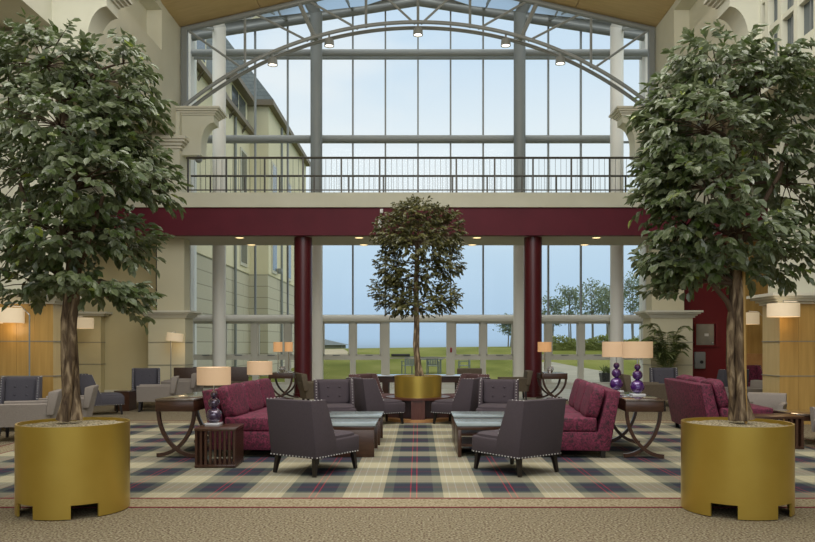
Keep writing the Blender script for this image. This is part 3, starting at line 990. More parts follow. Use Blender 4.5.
recolor(c, 'fabric', 'slate_fab')
dup(c, (7.75, 19.5, 0), 10, 'slate grey low chair back seen behind the right tree trunk')

G = 'slate tufted wing chairs'
wg = wing('slate grey tufted wing chair against the wood panelling at the left edge', G)
wg.scale = (.94, .94, .95); wg.location = (-6.92, 13.42, 0); wg.rotation_euler = (0, 0, R(-164))
dup(wg, (-6.40, 18.25, 0), -162, 'slate grey tufted wing chair by the cream wall, left of the far tub chairs')
dup(wg, (5.92, 18.6, 0), 170, 'slate grey wing chair in front of the palm')
# ---------------------------------------------------------------- sofas
G = 'burgundy damask sofas'
so = sofa('burgundy damask sofa on the left facing right, beside the slatted side table', G)
so.location = (-2.15, 11.2, .0088); so.rotation_euler = (0, 0, R(-94))
dup(so, (2.11, 11.15, .0088), 85, 'burgundy damask sofa on the right of the coffee tables, console behind its back')
dup(so, (4.89, 12.65, .0088), -94, 'burgundy damask sofa seen from behind beside the right tree')
# ---------------------------------------------------------------- tub chairs
G = 'taupe tub chairs'
tb = tub('taupe tub chair at the left edge behind the left planter, side on', G, 'taupe')
tb.location = (-6.04, 12.02, .0076); tb.rotation_euler = (0, 0, R(105)); tb.scale = (1, 1.06, .93)
dup(tb, (-6.04, 13.35, .0076), 105, 'taupe tub chair just right of the left tree trunk', scale=(.92, 1, .92))
dup(tb, (-5.80, 17.2, 0), 104, 'taupe tub chair in front of the tufted wing chair by the cream wall', scale=(.92, 1, .93))
dup(tb, (-5.95, 19.28, 0), 102, 'taupe tub chair, middle of the far left row', scale=(.9, 1, .93))
dup(tb, (-6.05, 20.2, 0), 98, 'taupe tub chair, farthest of the far left row')
dup(tb, (6.03, 13.5, .0076), 150, 'taupe tub chair before the right wood pier', scale=(.88, .95, .74))
dup(tb, (7.45, 17.6, 0), 100, 'taupe tub chair half hidden behind the right wood pier', scale=(1, 1, .8))
dup(tb, (6.02, 10.75, .0076), 90, 'taupe tub chair cut off by the right edge of the picture')
c = dup(tb, (5.02, 17.3, 0), -90, 'olive brown tub chair in front of the grey wing chair by the palm', 'olive brown tub chairs', (1.05, 1.15, 1))
recolor(c, 'taupe', 'brown_fab')
dup(c, (2.55, 20.75, 0), 90, 'olive brown tub chair left of the right maroon column', scale=(1, 1, .95))
dup(c, (1.5, 22.2, 0), 180, 'olive brown tub chair by the windows behind the tufted chair', scale=(1, 1, .95))
dup(c, (-2.3, 17.9, 0), -70, 'olive brown tub chair beside the left maroon column', scale=(1, 1, 1))
c = dup(sl, (8.75, 20.2, 0), 190, 'burgundy chair far right behind the wood pier', 'burgundy chair far right')
recolor(c, 'fabric', 'burg')
del c['group']
c.scale = (1, 1, 1.08)
# benches far left
def bench(x0, x1, y, label):
    b = thing('bench', ((x0 + x1) / 2, y, 0), 0, label, 'bench', 'brown benches far left')
    L = (x1 - x0) / 2
    MB().box(-L, L, .2, .28, .30, .84, .02).build('backrest', 'choc', b)
    MB().box(-L, L, -.28, .24, .28, .44, .03).build('seat', 'brown_fab', b)
    for sx in (-1, 1):
        for yy in (-.22, .22):
            MB().tube([(sx * (L - .08), yy, .3), (sx * (L - .08), yy, 0)], .022, square=True).build('leg', 'leg', b, False)
bench(-6.3, -4.75, 22.0 - .5, 'brown bench between the tilted lamp and the left maroon column')
bench(-6.65, -5.95, 20.9, 'short brown bench beneath the tilted reading lamp')

# ---------------------------------------------------------------- tables
def coffee(loc, mode, label):
    t = thing('coffee_table', loc, 0, label, 'coffee table', 'glass topped coffee tables')
    MB().box(-.415, .415, -.46, .46, .40, .415, .003).build('glass_top', 'tabletop', t)
    MB().box(-.40, .40, -.455, .455, .355, .40, .003).build('top_frame', 'dark_wood', t)
    if mode == 'panel':
        for s in (-1, 1):
            MB().box(-.40, .40, min(s * .41, s * .455), max(s * .41, s * .455), 0, .355, .003).build('end_panel', 'dark_wood', t)
        MB().box(-.36, .36, -.41, .41, .10, .13).build('shelf', 'dark_wood', t, False)
    else:
        for s in (-1, 1):
            MB().box(min(s * .355, s * .40), max(s * .355, s * .40), -.455, .455, 0, .355, .003).build('end_panel', 'dark_wood', t)
        MB().box(-.355, .355, -.40, .42, .13, .16).build('shelf', 'dark_wood', t, False)
coffee((-.97, 10.54, .0088), 'panel', 'nearer left coffee table with pale glass top and solid dark wood end')
coffee((-.95, 11.72, .0088), 'panel', 'farther left coffee table with pale glass top')
coffee((.92, 10.54, .0088), 'open', 'nearer right coffee table with pale glass top and open shelf')
coffee((.93, 11.72, .0088), 'open', 'farther right coffee table with pale glass top')

G = 'dark wood console tables with crossed curved legs'
co = console('dark console table with crossed curved legs behind the left sofa', G)
co.location = (-3.10, 10.8, .0088); co.scale = (.88, 1, 1); co.rotation_euler = (0, 0, R(-3))
dup(co, (2.965, 10.75, .0088), -4, 'dark console table with crossed curved legs behind the right sofa', scale=(.84, 1, 1))
dup(co, (-3.62, 20.9, 0), 0, 'dark console table with curved legs left of the left maroon column', scale=(1.12, .6, .95))
dup(co, (3.55, 20.6, 0), 0, 'dark console table with curved legs beside the right maroon column', scale=(1.15, .6, .95))
G = 'slatted dark wood side tables'
st = slatted('slatted dark wood cube table at the near end of the left sofa', G)
st.location = (-2.42, 9.48, .0088); st.rotation_euler = (0, 0, R(2))
dup(st, (-2.62, 12.75, .0088), 0, 'slatted dark side table hidden at the far end of the left sofa')
dup(st, (5.05, 11.1, .0088), 90, 'slatted dark wood table behind the right planter', scale=(1, 1.35, .97))

def box_table(loc, rz, sx, sy, h, topm, bodym, label):
    t = thing('low_table', loc, rz, label, 'table')
    MB().box(-sx, sx, -sy, sy, h - .03, h, .003).build('tabletop', topm, t)
    MB().box(-sx + .01, sx - .01, -sy + .01, sy - .01, h - .1, h - .03).build('apron', bodym, t, False)
    for a in (-1, 1):
        for b in (-1, 1):
            x, y = a * (sx - .05), b * (sy - .05)
            MB().box(x - .035, x + .035, y - .035, y + .035, 0, h - .1).build('leg', bodym, t, False)
box_table((5.86, 11.62, .0076), 0, .40, .42, .46, 'bronze_glass', 'dark_wood', 'low dark table with orange sheen at the right edge before the wood pier')
t = thing('low_table', (-6.53, 17.33, 0), 0, 'dark box table beside the far wing chair, left of the tub chairs', 'table')
MB().box(-.17, .17, -.24, .24, .42, .45, .003).build('tabletop', 'bronze_glass', t)
MB().box(-.16, .16, -.23, .23, 0, .42).build('body', 'dark_wood', t, False)

# round planter table
pt = thing('round_table', (0, 15.15, .0076), 0, 'low round dark wood table with oak base ring carrying the middle planter', 'table')
MB().lathe([(0, .41), (.63, .41), (.63, .45), (0, .45)], 56).build('tabletop', 'red_wood', pt)
MB().lathe([(.44, 0), (.64, 0), (.64, .05), (.44, .05)], 56, closed=True).build('base_ring', 'oak', pt)
MB().box(-.13, .13, -.60, .60, .0, .41).build('pedestal', 'red_wood', pt, False)
MB().box(-.60, .60, -.13, .13, .0, .408).build('pedestal', 'red_wood', pt, False)
# long table behind
t = thing('dining_table', (.1, 18.2, 0), 0, 'long dark table with shiny top behind the middle planter', 'table')
MB().box(-1.35, 1.35, -.5, .5, .72, .75, .004).build('tabletop', 'bronze_glass', t)
MB().box(-1.3, 1.3, -.46, .46, .60, .72).build('apron', 'dark_wood', t, False)
for x in (-.85, .85):
    for y in (-.38, .38):
        MB().box(x - .07, x + .07, y - .05, y + .05, 0, .60).build('leg', 'dark_wood', t, False)

# ---------------------------------------------------------------- lamps
G = 'violet glass globe lamps'
la = table_lamp('smoky violet three globe lamp on the slatted table by the left sofa', G, 'smoke')
la.location = (-2.53, 9.62, .478)
la.scale = (1, 1, .96)
c = dup(la, (-2.6, 12.75, .4792), 0, 'violet three globe lamp at the far end of the left sofa')
recolor(c, 'smoke', 'violet')
dup(c, (3.02, 10.68, .769), 0, 'violet three globe lamp on the right console, nearer the right end', scale=(1, 1, 1))
dup(c, (2.92, 11.42, .769), 0, 'violet three globe lamp on the right console, the left one half behind the sofa', scale=(1, 1, 1))
def small_lamp(loc, w_, label):
    r = thing('table_lamp', loc, 0, label, 'lamp', 'small amber table lamps')
    MB().lathe([(0, 0), (.09, 0), (.09, .015), (.015, .03), (0, .03)], 20).build('base', 'chrome', r)
    MB().tube([(0, 0, .02), (0, 0, .58)], .013, 8).build('stem', 'chrome', r)
    MB().lathe([(w_, .55), (w_, .81), (w_ - .008, .81), (w_ - .008, .55)], 32, closed=True).build('lamp_shade', 'shade_o', r)
small_lamp((-3.72, 20.62, .7235), .12, 'small amber shaded lamp on the left far console')
small_lamp((-3.54, 21.25, .7235), .11, 'small amber shaded lamp left of the left maroon column, second from the left')
small_lamp((3.32, 20.35, .7235), .18, 'amber shaded lamp beside the right maroon column')
def posy(loc, label):
    r = thing('flower_bowl', loc, 0, label, 'flowers', 'silver table flowers')
    MB().lathe([(0, 0), (.05, 0), (.09, .07), (.08, .07), (.045, .02), (0, .02)], 20).build('bowl', 'chrome', r)
    random.seed(5)
    mb = MB()
    for k in range(14):
        a, q = random.uniform(0, 6.28), random.uniform(0, .09)
        mb.sq((q * math.cos(a), q * math.sin(a), .08 + random.uniform(0, .08)), (.03, .03, .02), 1, 1, 8, 5)
    mb.build('blossom', 'flower', r)
posy((-3.58, 20.46, .7235), 'silvery flower bowl on the left far console')
posy((3.45, 20.28, .7235), 'silvery flower bowl on the right far console by the maroon column')

G = 'floor lamps with drum shades on swing arms'
swing_lamp((-7.04, 14.06, 0), 180, .42, .30, .27, 2.13, 'large lit drum lamp on an arm at the far left before the wood panels', G)
swing_lamp((7.44, 14.02, 0), 180, .84, .275, .24, 2.21, 'large lit drum lamp on an arm before the right wood pier', G)
swing_lamp((9.62, 21.6, 0), 180, .42, .28, .32, 2.35, 'lit drum lamp behind the bamboo cane, left of the right wood pier', G)
swing_lamp((-9.73, 21.9, 0), 0, .28, .28, .30, 2.22, 'lit drum lamp just right of the left tree trunk', G)
swing_lamp((-6.8, 21.35, 0), 0, .12, .22, .22, 1.78, 'small tilted lit drum lamp before the cream pier left of the glazing', G, tilt=6)

# ---------------------------------------------------------------- planters
def planter(loc, r, h, notch, label, t=.018):
    root = thing('planter', loc, 0, label, 'planter', 'gold drum planters')
    seg = 120
    mb = MB()
    rings = []
    inn = []
    for q in range(seg):
        a = 360 * q / seg
        inn.append(any(abs((a - n + 180) % 360 - 180) < 14.2 for n in notch))
    def ring(rad, zf):
        return [mb.bm.verts.new((rad * math.cos(2 * math.pi * q / seg), rad * math.sin(2 * math.pi * q / seg), zf)) for q in range(seg)]
    nz = .115
    o0, o1, o2 = ring(r, 0), ring(r, nz), ring(r, h)
    i2, i1, i0 = ring(r - t, h), ring(r - t, nz), ring(r - t, 0)
    bmn = mb.bm.faces.new
    for q in range(seg):
        p = (q + 1) % seg
        bmn((o1[q], o1[p], o2[p], o2[q])); bmn((o2[q], o2[p], i2[p], i2[q])); bmn((i2[q], i2[p], i1[p], i1[q]))
        gap = notch and inn[q] and inn[p]
        if not gap:
            bmn((o0[q], o0[p], o1[p], o1[q])); bmn((i1[q], i1[p], i0[p], i0[q])); bmn((i0[q], i0[p], o0[p], o0[q]))
        else:
            bmn((i1[q], i1[p], o1[p], o1[q]))
            for (e, f) in ((q, q - 1), (p, (p + 1) % seg)):
                if not (inn[e] and inn[f]):
                    bmn((o0[e], o1[e], i1[e], i0[e]))
    for v in list(mb.bm.verts):
        if not v.link_faces:
            mb.bm.verts.remove(v)
    mb.build('drum', 'gold', root)
    mb = MB()
    rnd = random.Random(3)
    rr = r - t - .002
    rings = [[mb.bm.verts.new((0, 0, h - .02))]]
    for k in range(1, 13):
        q = rr * k / 12
        rings.append([mb.bm.verts.new((q * math.cos(2 * math.pi * j / 64), q * math.sin(2 * math.pi * j / 64), h - .03 + .012 * math.cos(q / rr * 1.5) + rnd.uniform(-.006, .006))) for j in range(64)])
    for j in range(64):
        bmn2 = mb.bm.faces.new
        bmn2((rings[0][0], rings[1][j], rings[1][(j + 1) % 64]))
    for A, B in zip(rings[1:-1], rings[2:]):
        for j in range(64):
            mb.bm.faces.new((A[j], B[j], B[(j + 1) % 64], A[(j + 1) % 64]))
    mb.build('gravel', 'gravel', root)
    if notch:
        MB().lathe([(0, nz + .02), (r - t, nz + .02)], 40).build('inner_base', 'black', root)
    return root
def face_ang(x, y):
    return math.degrees(math.atan2(-y, -x))
LX, RX, PY = -3.082, 2.852, 6.93
b = face_ang(LX, PY)
planter((LX, PY + .02, .0075), .472, .775, [b + 11 - 66 * k for k in range(5)], 'large gold drum planter in the left foreground with notched base')
b = face_ang(RX, PY)
planter((RX, PY + .02, .0075), .472, .775, [b - 12 + 68 * k for k in range(5)], 'large gold drum planter in the right foreground with notched base')
planter((0, 15.15, .4585), .46, .41, [], 'smaller gold drum planter on the round table in the middle')

# ---------------------------------------------------------------- trees
def add_leaf(bm, p, d, up, ln, wd):
    d = d.normalized()
    s = d.cross(up)
    if s.length < 1e-4:
        s = d.cross(Vector((1, 0, 0)))
    s.normalize()
    n = s.cross(d).normalized()
    f = .16 * wd
    def V(a, b, c):
        return bm.verts.new(p + d * (a * ln) + s * (b * wd) + n * c)
    b0, t = V(0, 0, 0), V(1, 0, -.10 * ln)
    m = V(.5, 0, -f)
    l1, l2 = V(.28, .42, f), V(.66, .40, f * .6)
    r1, r2 = V(.28, -.42, f), V(.66, -.40, f * .6)
    bm.faces.new((b0, m, l2, l1))
    bm.faces.new((m, t, l2))
    bm.faces.new((b0, r1, r2, m))
    bm.faces.new((m, r2, t))
def bez(a, b, c, n):
    return [a * (1 - t) ** 2 + b * 2 * t * (1 - t) + c * t * t for t in [i / n for i in range(n + 1)]]
def tree(name, base, trunk, tr_r, lobes, per, leaf, seed, label, mats, group, twigs=True, dens=2.0, limbs=()):
    """lobes are ((x,y,z) centre, (rx,ry,rz), clusters) in metres from the trunk base"""
    rnd = random.Random(seed)
    root = thing(name, base, 0, label, 'tree', group)
    # trunk of a few twisted stems
    mb = MB()
    n = len(trunk)
    for st in range(3):
        ph = st * 2.1
        pts = []
        rs = []
        for i, p in enumerate(trunk):
            f = i / (n - 1)
            a = ph + f * 4.2
            o = tr_r * .6 * (1.25 - .55 * f + .5 * max(0, .12 - f) * 6)
            pts.append(Vector(p) + Vector((math.cos(a) * o, math.sin(a) * o, 0)))
            rs.append(tr_r * (.62 - .18 * f + max(0, .10 - f) * 3.0))
        # smooth the path
        fine = []
        fr = []
        for i in range(n - 1):
            for k in range(4):
                t = k / 4
                fine.append(pts[i].lerp(pts[i + 1], t)); fr.append(rs[i] * (1 - t) + rs[i + 1] * t)
        fine.append(pts[-1]); fr.append(rs[-1] * .8)
        mb.tube(fine, fr, 9)
    tk = mb.build('trunk', mats[0], root, True, 70)
    top = Vector(trunk[-1])
    nodes = [Vector(p) for p in trunk[n // 2:]]
    br = MB()
    for lp in limbs:
        n_ = len(lp)
        br.tube([Vector(p) for p in lp], [tr_r * (.42 - .25 * i / n_) for i in range(n_)], 8)
    fol = MB()
    bm = fol.bm
    for (c, r, cnt) in lobes:
        c = Vector(c)
        st = min(nodes, key=lambda q: (q - c).length + max(0, q.z - c.z) * 1.2)
        mid = st.lerp(c, .5) + Vector((rnd.uniform(-.06, .06), rnd.uniform(-.06, .06), .10))
        hub = st.lerp(c, .85)
        br.tube(bez(st, mid, hub, 7), [tr_r * .34 * (1 - .09 * i) for i in range(8)], 6)
        for k in range(int(cnt * dens)):
            while True:
                u = Vector((rnd.gauss(0, 1), rnd.gauss(0, 1), rnd.gauss(0, 1)))
                if u.length > .1:
                    break
            u.normalize()
            q = rnd.uniform(.25, 1) ** .45
            p = c + Vector((u.x * r[0] * q, u.y * r[1] * q, u.z * r[2] * q))
            out = (p - (c * .6 + Vector((0, 0, c.z * .4)))).normalized()
            if twigs and k % 5 == 0:
                br.tube(bez(hub, hub.lerp(p, .5) + Vector((0, 0, .05)), p, 4), [tr_r * .10, tr_r * .08, tr_r * .065, tr_r * .05, .003], 4)
            ax = (out + Vector((rnd.uniform(-.5, .5), rnd.uniform(-.5, .5), rnd.uniform(-.55, .35)))).normalized()
            sidev = ax.cross(Vector((0, 0, 1)))
            if sidev.length < .1:
                sidev = Vector((1, 0, 0))
            sidev.normalize()
            for j in range(per):
                tpos = j / max(1, per - 1)
                s = 1 if j % 2 else -1
                d = ax * (.35 + .9 * tpos) + sidev * s * (1.0 - .7 * tpos) + Vector((rnd.uniform(-.3, .3), rnd.uniform(-.3, .3), rnd.uniform(-1.0, .1)))
                L = leaf * rnd.uniform(.7, 1.2)
                up = Vector((out.x * .7 + rnd.uniform(-.5, .5), out.y * .7 - .25 + rnd.uniform(-.5, .5), .75))
                add_leaf(bm, p + ax * (tpos - .4) * leaf * 1.7, d, up, L, L * rnd.uniform(.56, .70))
    br.build('branches', mats[1], root, True, 80)
    fol.build('foliage', mats[2], root, False, norm=False)
    return root
def big_lobes(bx, bz, d, L):
    k = d / F
    o = []
    for (x, y, rx, ry, dy, cnt) in L:
        o.append((((x - 418) * k * (1 + dy / d) - bx, dy, CAMZ + (344 - y) * k * (1 + dy / d) - bz), (rx * k * .86, .42 + .22 * rx * k, ry * k * .9), cnt))
    return o
def path_px(bx, bz, d, P):
    k = d / F
    return [((x - 418) * k - bx, dy, CAMZ + (344 - y) * k - bz) for (x, y, dy) in P]
SZ = .769
# left tree
LL = [(45, 62, 62, 36, 0, 62), (0, 90, 50, 55, .2, 36), (112, 78, 38, 30, .15, 34), (60, 125, 70, 45, -.35, 62), (116, 125, 36, 42, 0, 46), (20, 175, 60, 50, .3, 46),
      (85, 180, 60, 40, -.4, 50), (138, 170, 30, 36, .1, 42), (60, 235, 62, 32, -.3, 52), (5, 250, 40, 45, 0, 30), (112, 235, 36, 30, .35, 26), (30, 285, 44, 22, .1, 22), (95, 283, 48, 16, -.2, 24),
      (128, 292, 22, 14, 0, 13), (135, 58, 14, 16, 0, 9), (150, 105, 12, 18, .1, 10), (164, 188, 10, 18, .1, 9), (136, 242, 20, 26, .1, 13), (132, 312, 10, 8, 0, 4)]
tree('fig_tree', (LX - .02, PY + .05, SZ), path_px(LX - .02, SZ, 7, [(70, 420, .0), (71, 395, 0), (70, 360, .02), (71, 320, 0), (74, 285, 0), (73, 240, .02), (70, 190, .03), (66, 140, 0), (62, 100, 0)]),
     .066, big_lobes(LX - .02, SZ, 7, LL), 7, .094, 11, 'tall leafy tree with pale twisted trunk in the left gold planter', ('bark', 'twig', 'leaf'), 'large indoor trees', limbs=[path_px(LX - .02, SZ, 7, q_) for q_ in ([(72, 305, 0), (84, 275, -.1), (106, 240, -.3), (122, 205, -.4)], [(71, 290, 0), (58, 255, -.1), (45, 220, -.25), (38, 190, -.3)])])
# right tree
RL = [(715, 66, 54, 32, 0, 56), (676, 105, 32, 32, .1, 36), (765, 85, 44, 36, .1, 44), (800, 110, 36, 50, .3, 30), (700, 130, 60, 40, -.35, 56), (760, 150, 50, 45, .1, 42), (668, 165, 28, 38, 0, 34),
      (700, 190, 52, 36, -.4, 46), (795, 185, 34, 45, .1, 32), (674, 225, 32, 34, -.1, 40), (735, 232, 60, 28, -.3, 46), (790, 250, 34, 34, .1, 30), (690, 268, 44, 20, 0, 30), (660, 262, 20, 20, 0, 16), (740, 272, 30, 12, .2, 10),
      (668, 140, 18, 30, .1, 14), (785, 62, 18, 16, 0, 10), (655, 108, 14, 18, 0, 9), (652, 195, 14, 26, 0, 13), (665, 290, 14, 12, 0, 6)]
tree('fig_tree', (RX + .01, PY + .05, SZ), path_px(RX + .01, SZ, 7, [(740, 420, .0), (738, 395, 0), (735, 360, .02), (733, 320, 0), (736, 285, 0), (738, 240, .02), (732, 190, .03), (728, 140, 0), (722, 100, 0)]),
     .066, big_lobes(RX + .01, SZ, 7, RL), 7, .094, 23, 'tall leafy tree with leaning trunk and bamboo cane in the right gold planter', ('bark', 'twig', 'leaf'), 'large indoor trees', limbs=[path_px(RX + .01, SZ, 7, q_) for q_ in ([(736, 325, 0), (724, 302, -.05), (704, 284, -.15), (686, 262, -.2)], [(737, 250, 0), (752, 215, -.1), (768, 180, -.2), (775, 150, -.2)])])
# side limb of the right tree is a branch; the bamboo cane beside it
o = MB().tube([(2.935, 6.95, .762), (2.905, 6.95, 3.1)], .014, 8).build('bamboo_cane', 'bamboo')
tag(o, 'upright golden bamboo cane standing in the right planter beside the trunk', 'cane')
# middle tree
CL = [(418, 216, 34, 17, 0, 90), (392, 235, 22, 20, 0, 62), (446, 232, 20, 22, 0, 62), (418, 245, 34, 20, -.2, 64), (390, 268, 16, 20, 0, 50), (448, 262, 18, 20, 0, 48), (418, 275, 36, 18, .1, 56), (394, 299, 20, 17, 0, 52), (444, 298, 20, 16, 0, 44), (416, 307, 30, 12, 0, 36), (378, 290, 8, 10, 0, 8)]
k = 15.15 / F
lob = [(((x - 418) * k, dy, CAMZ + (344 - y) * k - .84), (rx * k * .9, .3 + .3 * rx * k, ry * k), c) for (x, y, rx, ry, dy, c) in CL]
tree('fig_tree', (0, 15.15, .8575), [((x - 418) * k, 0, CAMZ + (344 - y) * k - .84) for (x, y) in ((419, 377), (418, 365), (416.2, 345), (416.5, 330), (416, 310), (416, 290), (417, 265), (417, 240))],
     .054, lob, 8, .064, 7, 'smaller round headed tree in the middle planter before the doors', ('bark', 'twig', 'leaf_small'), None, dens=3.0)

# palm
def palm(loc, label):
    root = thing('palm', loc, 0, label, 'plant')
    MB().lathe([(0, 0), (.16, 0), (.2, .36), (.18, .36), (.17, .32), (0, .32)], 24).build('pot', 'pot', root)
    rnd = random.Random(9)
    stm, lf = MB(), MB()
    for k in range(24):
        a = rnd.uniform(0, 6.28)
        reach = rnd.uniform(.35, .75)
        hh = rnd.uniform(1.3, 2.2)
        p0 = Vector((rnd.uniform(-.06, .06), rnd.uniform(-.06, .06), .32))
        p2 = Vector((math.cos(a) * reach, math.sin(a) * reach * .6, hh * .92))
        p1 = Vector((math.cos(a) * .12, math.sin(a) * .12, hh))
        pts = bez(p0, p1, p2, 12)
        stm.tube(pts, [.012 - .0008 * i for i in range(13)], 5)
        for i in range(4, 13):
            d = (pts[i] - pts[i - 1]).normalized()
            s = d.cross(Vector((0, 0, 1)))
            if s.length < .05:
                s = Vector((1, 0, 0))
            s.normalize()
            for sg in (-1, 1):
                for h2 in (0, .5):
                    pp = pts[i] if h2 == 0 else pts[i].lerp(pts[i - 1], .5)
                    add_leaf(lf.bm, pp, d * .7 + s * sg + Vector((0, 0, -.35)), Vector((0, 0, 1)), rnd.uniform(.22, .34), .045)
    stm.build('stems', 'palm', root)
    lf.build('fronds', 'palm', root, False, norm=False)
palm((6.75, 20.95, 0), 'feathery potted palm before the cream pier right of the glazing')

# ================================================================ OUTSIDE
def gz(x, y):
    if y < 32:
        return -.06
    t = min(1, (y - 32) / 40)
    t = t * t * (3 - 2 * t)
    crest = 1.17 + .0095 * max(-18, min(24, x)) + .05 * math.sin(x * .11 + 1)
    z = -.06 + crest * t
    if y > 74:
        z -= ((y - 74) / 60) ** 1.5 * 1.2
    return z
bm = bmesh.new()
xs = [-120 + 6 * i for i in range(41)]
ys = [26.25, 28, 30, 32, 35, 38, 42, 46, 50, 54, 58, 62, 66, 70, 74, 80, 90, 110, 140, 180]
V = [[bm.verts.new((x, y, gz(x, y))) for x in xs] for y in ys]
for i in range(len(ys) - 1):
    for j in range(len(xs) - 1):
        bm.faces.new((V[i][j], V[i][j + 1], V[i + 1][j + 1], V[i + 1][j]))
mb = MB(); mb.bm.free(); mb.bm = bm
g = mb.build('ground', 'grass')
g['kind'] = 'structure'
g['label'] = 'green lawn rising gently beyond the windows'
def ground_strip(name, P, label, mt='path'):
    """pale paving following the lawn: list of (xl, xr, y)"""
    b = bmesh.new()
    rows = []
    fine = []
    for a, c in zip(P[:-1], P[1:]):
        for k in range(6):
            t = k / 6
            fine.append([a[i] * (1 - t) + c[i] * t for i in range(3)])
    fine.append(P[-1])
    for (xl, xr, y) in fine:
        rows.append([b.verts.new((xl + (xr - xl) * q / 6, y, gz(xl + (xr - xl) * q / 6, y) + .035)) for q in range(7)])
    for A, B in zip(rows[:-1], rows[1:]):
        for q in range(6):
            b.faces.new((A[q], A[q + 1], B[q + 1], B[q]))
    m_ = MB(); m_.bm.free(); m_.bm = b
    o = m_.build(name, mt)
    o['kind'] = 'structure'
    o['label'] = label
ground_strip('path', [(4.2, 11.0, 26.4), (5.2, 10.0, 33), (6.0, 9.4, 40), (6.6, 8.2, 47)], 'pale paved path beyond the right windows')
ground_strip('path', [(-12, -5.0, 55), (-12, -5.4, 60), (-13, -6.4, 67)], 'pale sandy strip on the lawn at the left', 'sand')
ground_strip('path', [(-9, 4.3, 26.3), (-9, 4.3, 28.2)], 'pale terrace strip along the windows')

# wing of the hotel seen through the left glazing
hb = thing('building', (0, 0, 0), 0, 'cream and stone hotel wing with slate mansard roof outside the left windows', 'building')
MB().box(-12, -7.84, 26.6, 36.2, -.1, 4.72).box(-13, -6.96, 36, 48, -.1, 4.72).build('stone_wall', 'stone', hb, False)
MB().box(-12, -7.80, 26.6, 36.2, 4.72, 11.3).box(-13, -6.93, 36, 48, 4.72, 12.5).build('rendered_wall', 'render', hb, False)
MB().box(-7.84, -7.55, 26.6, 36, 11.15, 11.35).box(-13.2, -6.66, 35.75, 48.2, 12.5, 12.75).build('eave', 'eave', hb, False)
q = MB()
def quad(*p):
    q.bm.faces.new([q.bm.verts.new(x) for x in p])
quad((-7.6, 26.6, 11.3), (-7.6, 36.2, 11.3), (-10.4, 36.2, 16.5), (-10.4, 26.6, 16.5))
quad((-10.4, 26.6, 16.5), (-10.4, 36.2, 16.5), (-14, 36.2, 16.5), (-14, 26.6, 16.5))
quad((-6.66, 35.75, 12.75), (-13.2, 35.75, 12.75), (-12.5, 39.0, 17.2), (-9.9, 39.0, 17.2))
quad((-6.66, 35.75, 12.75), (-9.9, 39.0, 17.2), (-9.9, 46, 17.2), (-6.66, 48.2, 12.75))
q.build('roof', 'slate', hb, False)
d_ = MB().box(-9.6, -7.75, 32.0, 35.2, 11.35, 12.4).build('dormer', 'render', hb, False)
MB().box(-9.8, -7.4, 31.8, 35.4, 12.4, 12.6).build('dormer_roof', 'eave', d_, False)
MB().box(-7.76, -7.73, 32.3, 33.4, 11.5, 12.3).box(-7.76, -7.73, 33.6, 34.8, 11.5, 12.3).build('pane', 'dark_glass', d_, False)
d_ = MB().box(-9.6, -7.75, 26.9, 28.4, 11.5, 13.1).build('dormer', 'render', hb, False)
MB().box(-9.8, -7.45, 26.7, 28.6, 13.1, 13.3).build('dormer_roof', 'eave', d_, False)
MB().box(-7.76, -7.73, 27.1, 28.2, 11.7, 12.95).build('pane', 'dark_glass', d_, False)
for (xw, y, z0, z1, wd) in ((-7.8, 34.6, 5.1, 6.9, .55), (-7.8, 30.2, 5.1, 6.9, .55), (-7.8, 34.6, 8.3, 10.0, .5), (-7.8, 30.2, 8.3, 10.0, .5), (-6.93, 37.3, 5.0, 6.8, .5), (-6.93, 37.3, 8.3, 10.0, .5), (-6.93, 41.5, 5.0, 6.8, .5), (-6.93, 41.5, 8.3, 10.0, .5)):
    f = MB().box(xw - .05, xw + .05, y - wd - .12, y + wd + .12, z0 - .15, z1 + .12).build('window', 'trim', hb, False)
    MB().box(xw + .02, xw + .06, y - wd, y + wd, z0, z1).build('pane', 'dark_glass', f, False)
for (xw, y, zt) in ((-7.74, 32.9, 11.1), (-6.88, 39.2, 12.4)):
    MB().tube([(xw, y, 0), (xw, y, zt)], .06, 8).build('downpipe', 'steel', hb)
for k in range(4):
    y = 27.5 + 2.3 * k
    MB().prism([(-7.8, 10.8), (-7.8, 10.9), (-7.58, 11.15), (-7.66, 11.15)], 'xz', y - .06, y + .06).build('eave_bracket', 'eave', hb, False)
MB().box(-6.92, -6.7, 38.2, 38.4, 4.95, 5.2, .02).build('wall_light', 'steel', hb)
mb = MB().ball((0, 0, .3), .14).tube([(0, 0, 0), (0, 0, .25)], .1, 10)
o = mb.build('wall_lantern', 'white', loc=(-4.6, 33.0, 2.12))
# lantern on a post
tag(o, 'small white globe lantern outside against the stone wall', 'lantern')
MB().tube([(0, 0, -2.2), (0, 0, 0)], .04, 8).build('post', 'steel', o)

# far house on the crest
hs = thing('house', (-19.4, 140, 0), 0, 'low far house with grey hipped roof on the horizon at the left', 'house')
MB().box(-7, 6, -4, 4, -4, 1.35).build('wall', 'path', hs, False)
q = MB()
B = [q.bm.verts.new(p) for p in ((-7.6, -4.6, 1.3), (6.8, -4.6, 1.3), (6.8, 4.6, 1.3), (-7.6, 4.6, 1.3), (-3, 0, 2.6), (1.5, 0, 2.6))]
for f in ((0, 1, 5, 4), (1, 2, 5), (2, 3, 4, 5), (3, 0, 4), (3, 2, 1, 0)):
    q.bm.faces.new([B[i] for i in f])
q.build('roof', 'slate', hs, False)

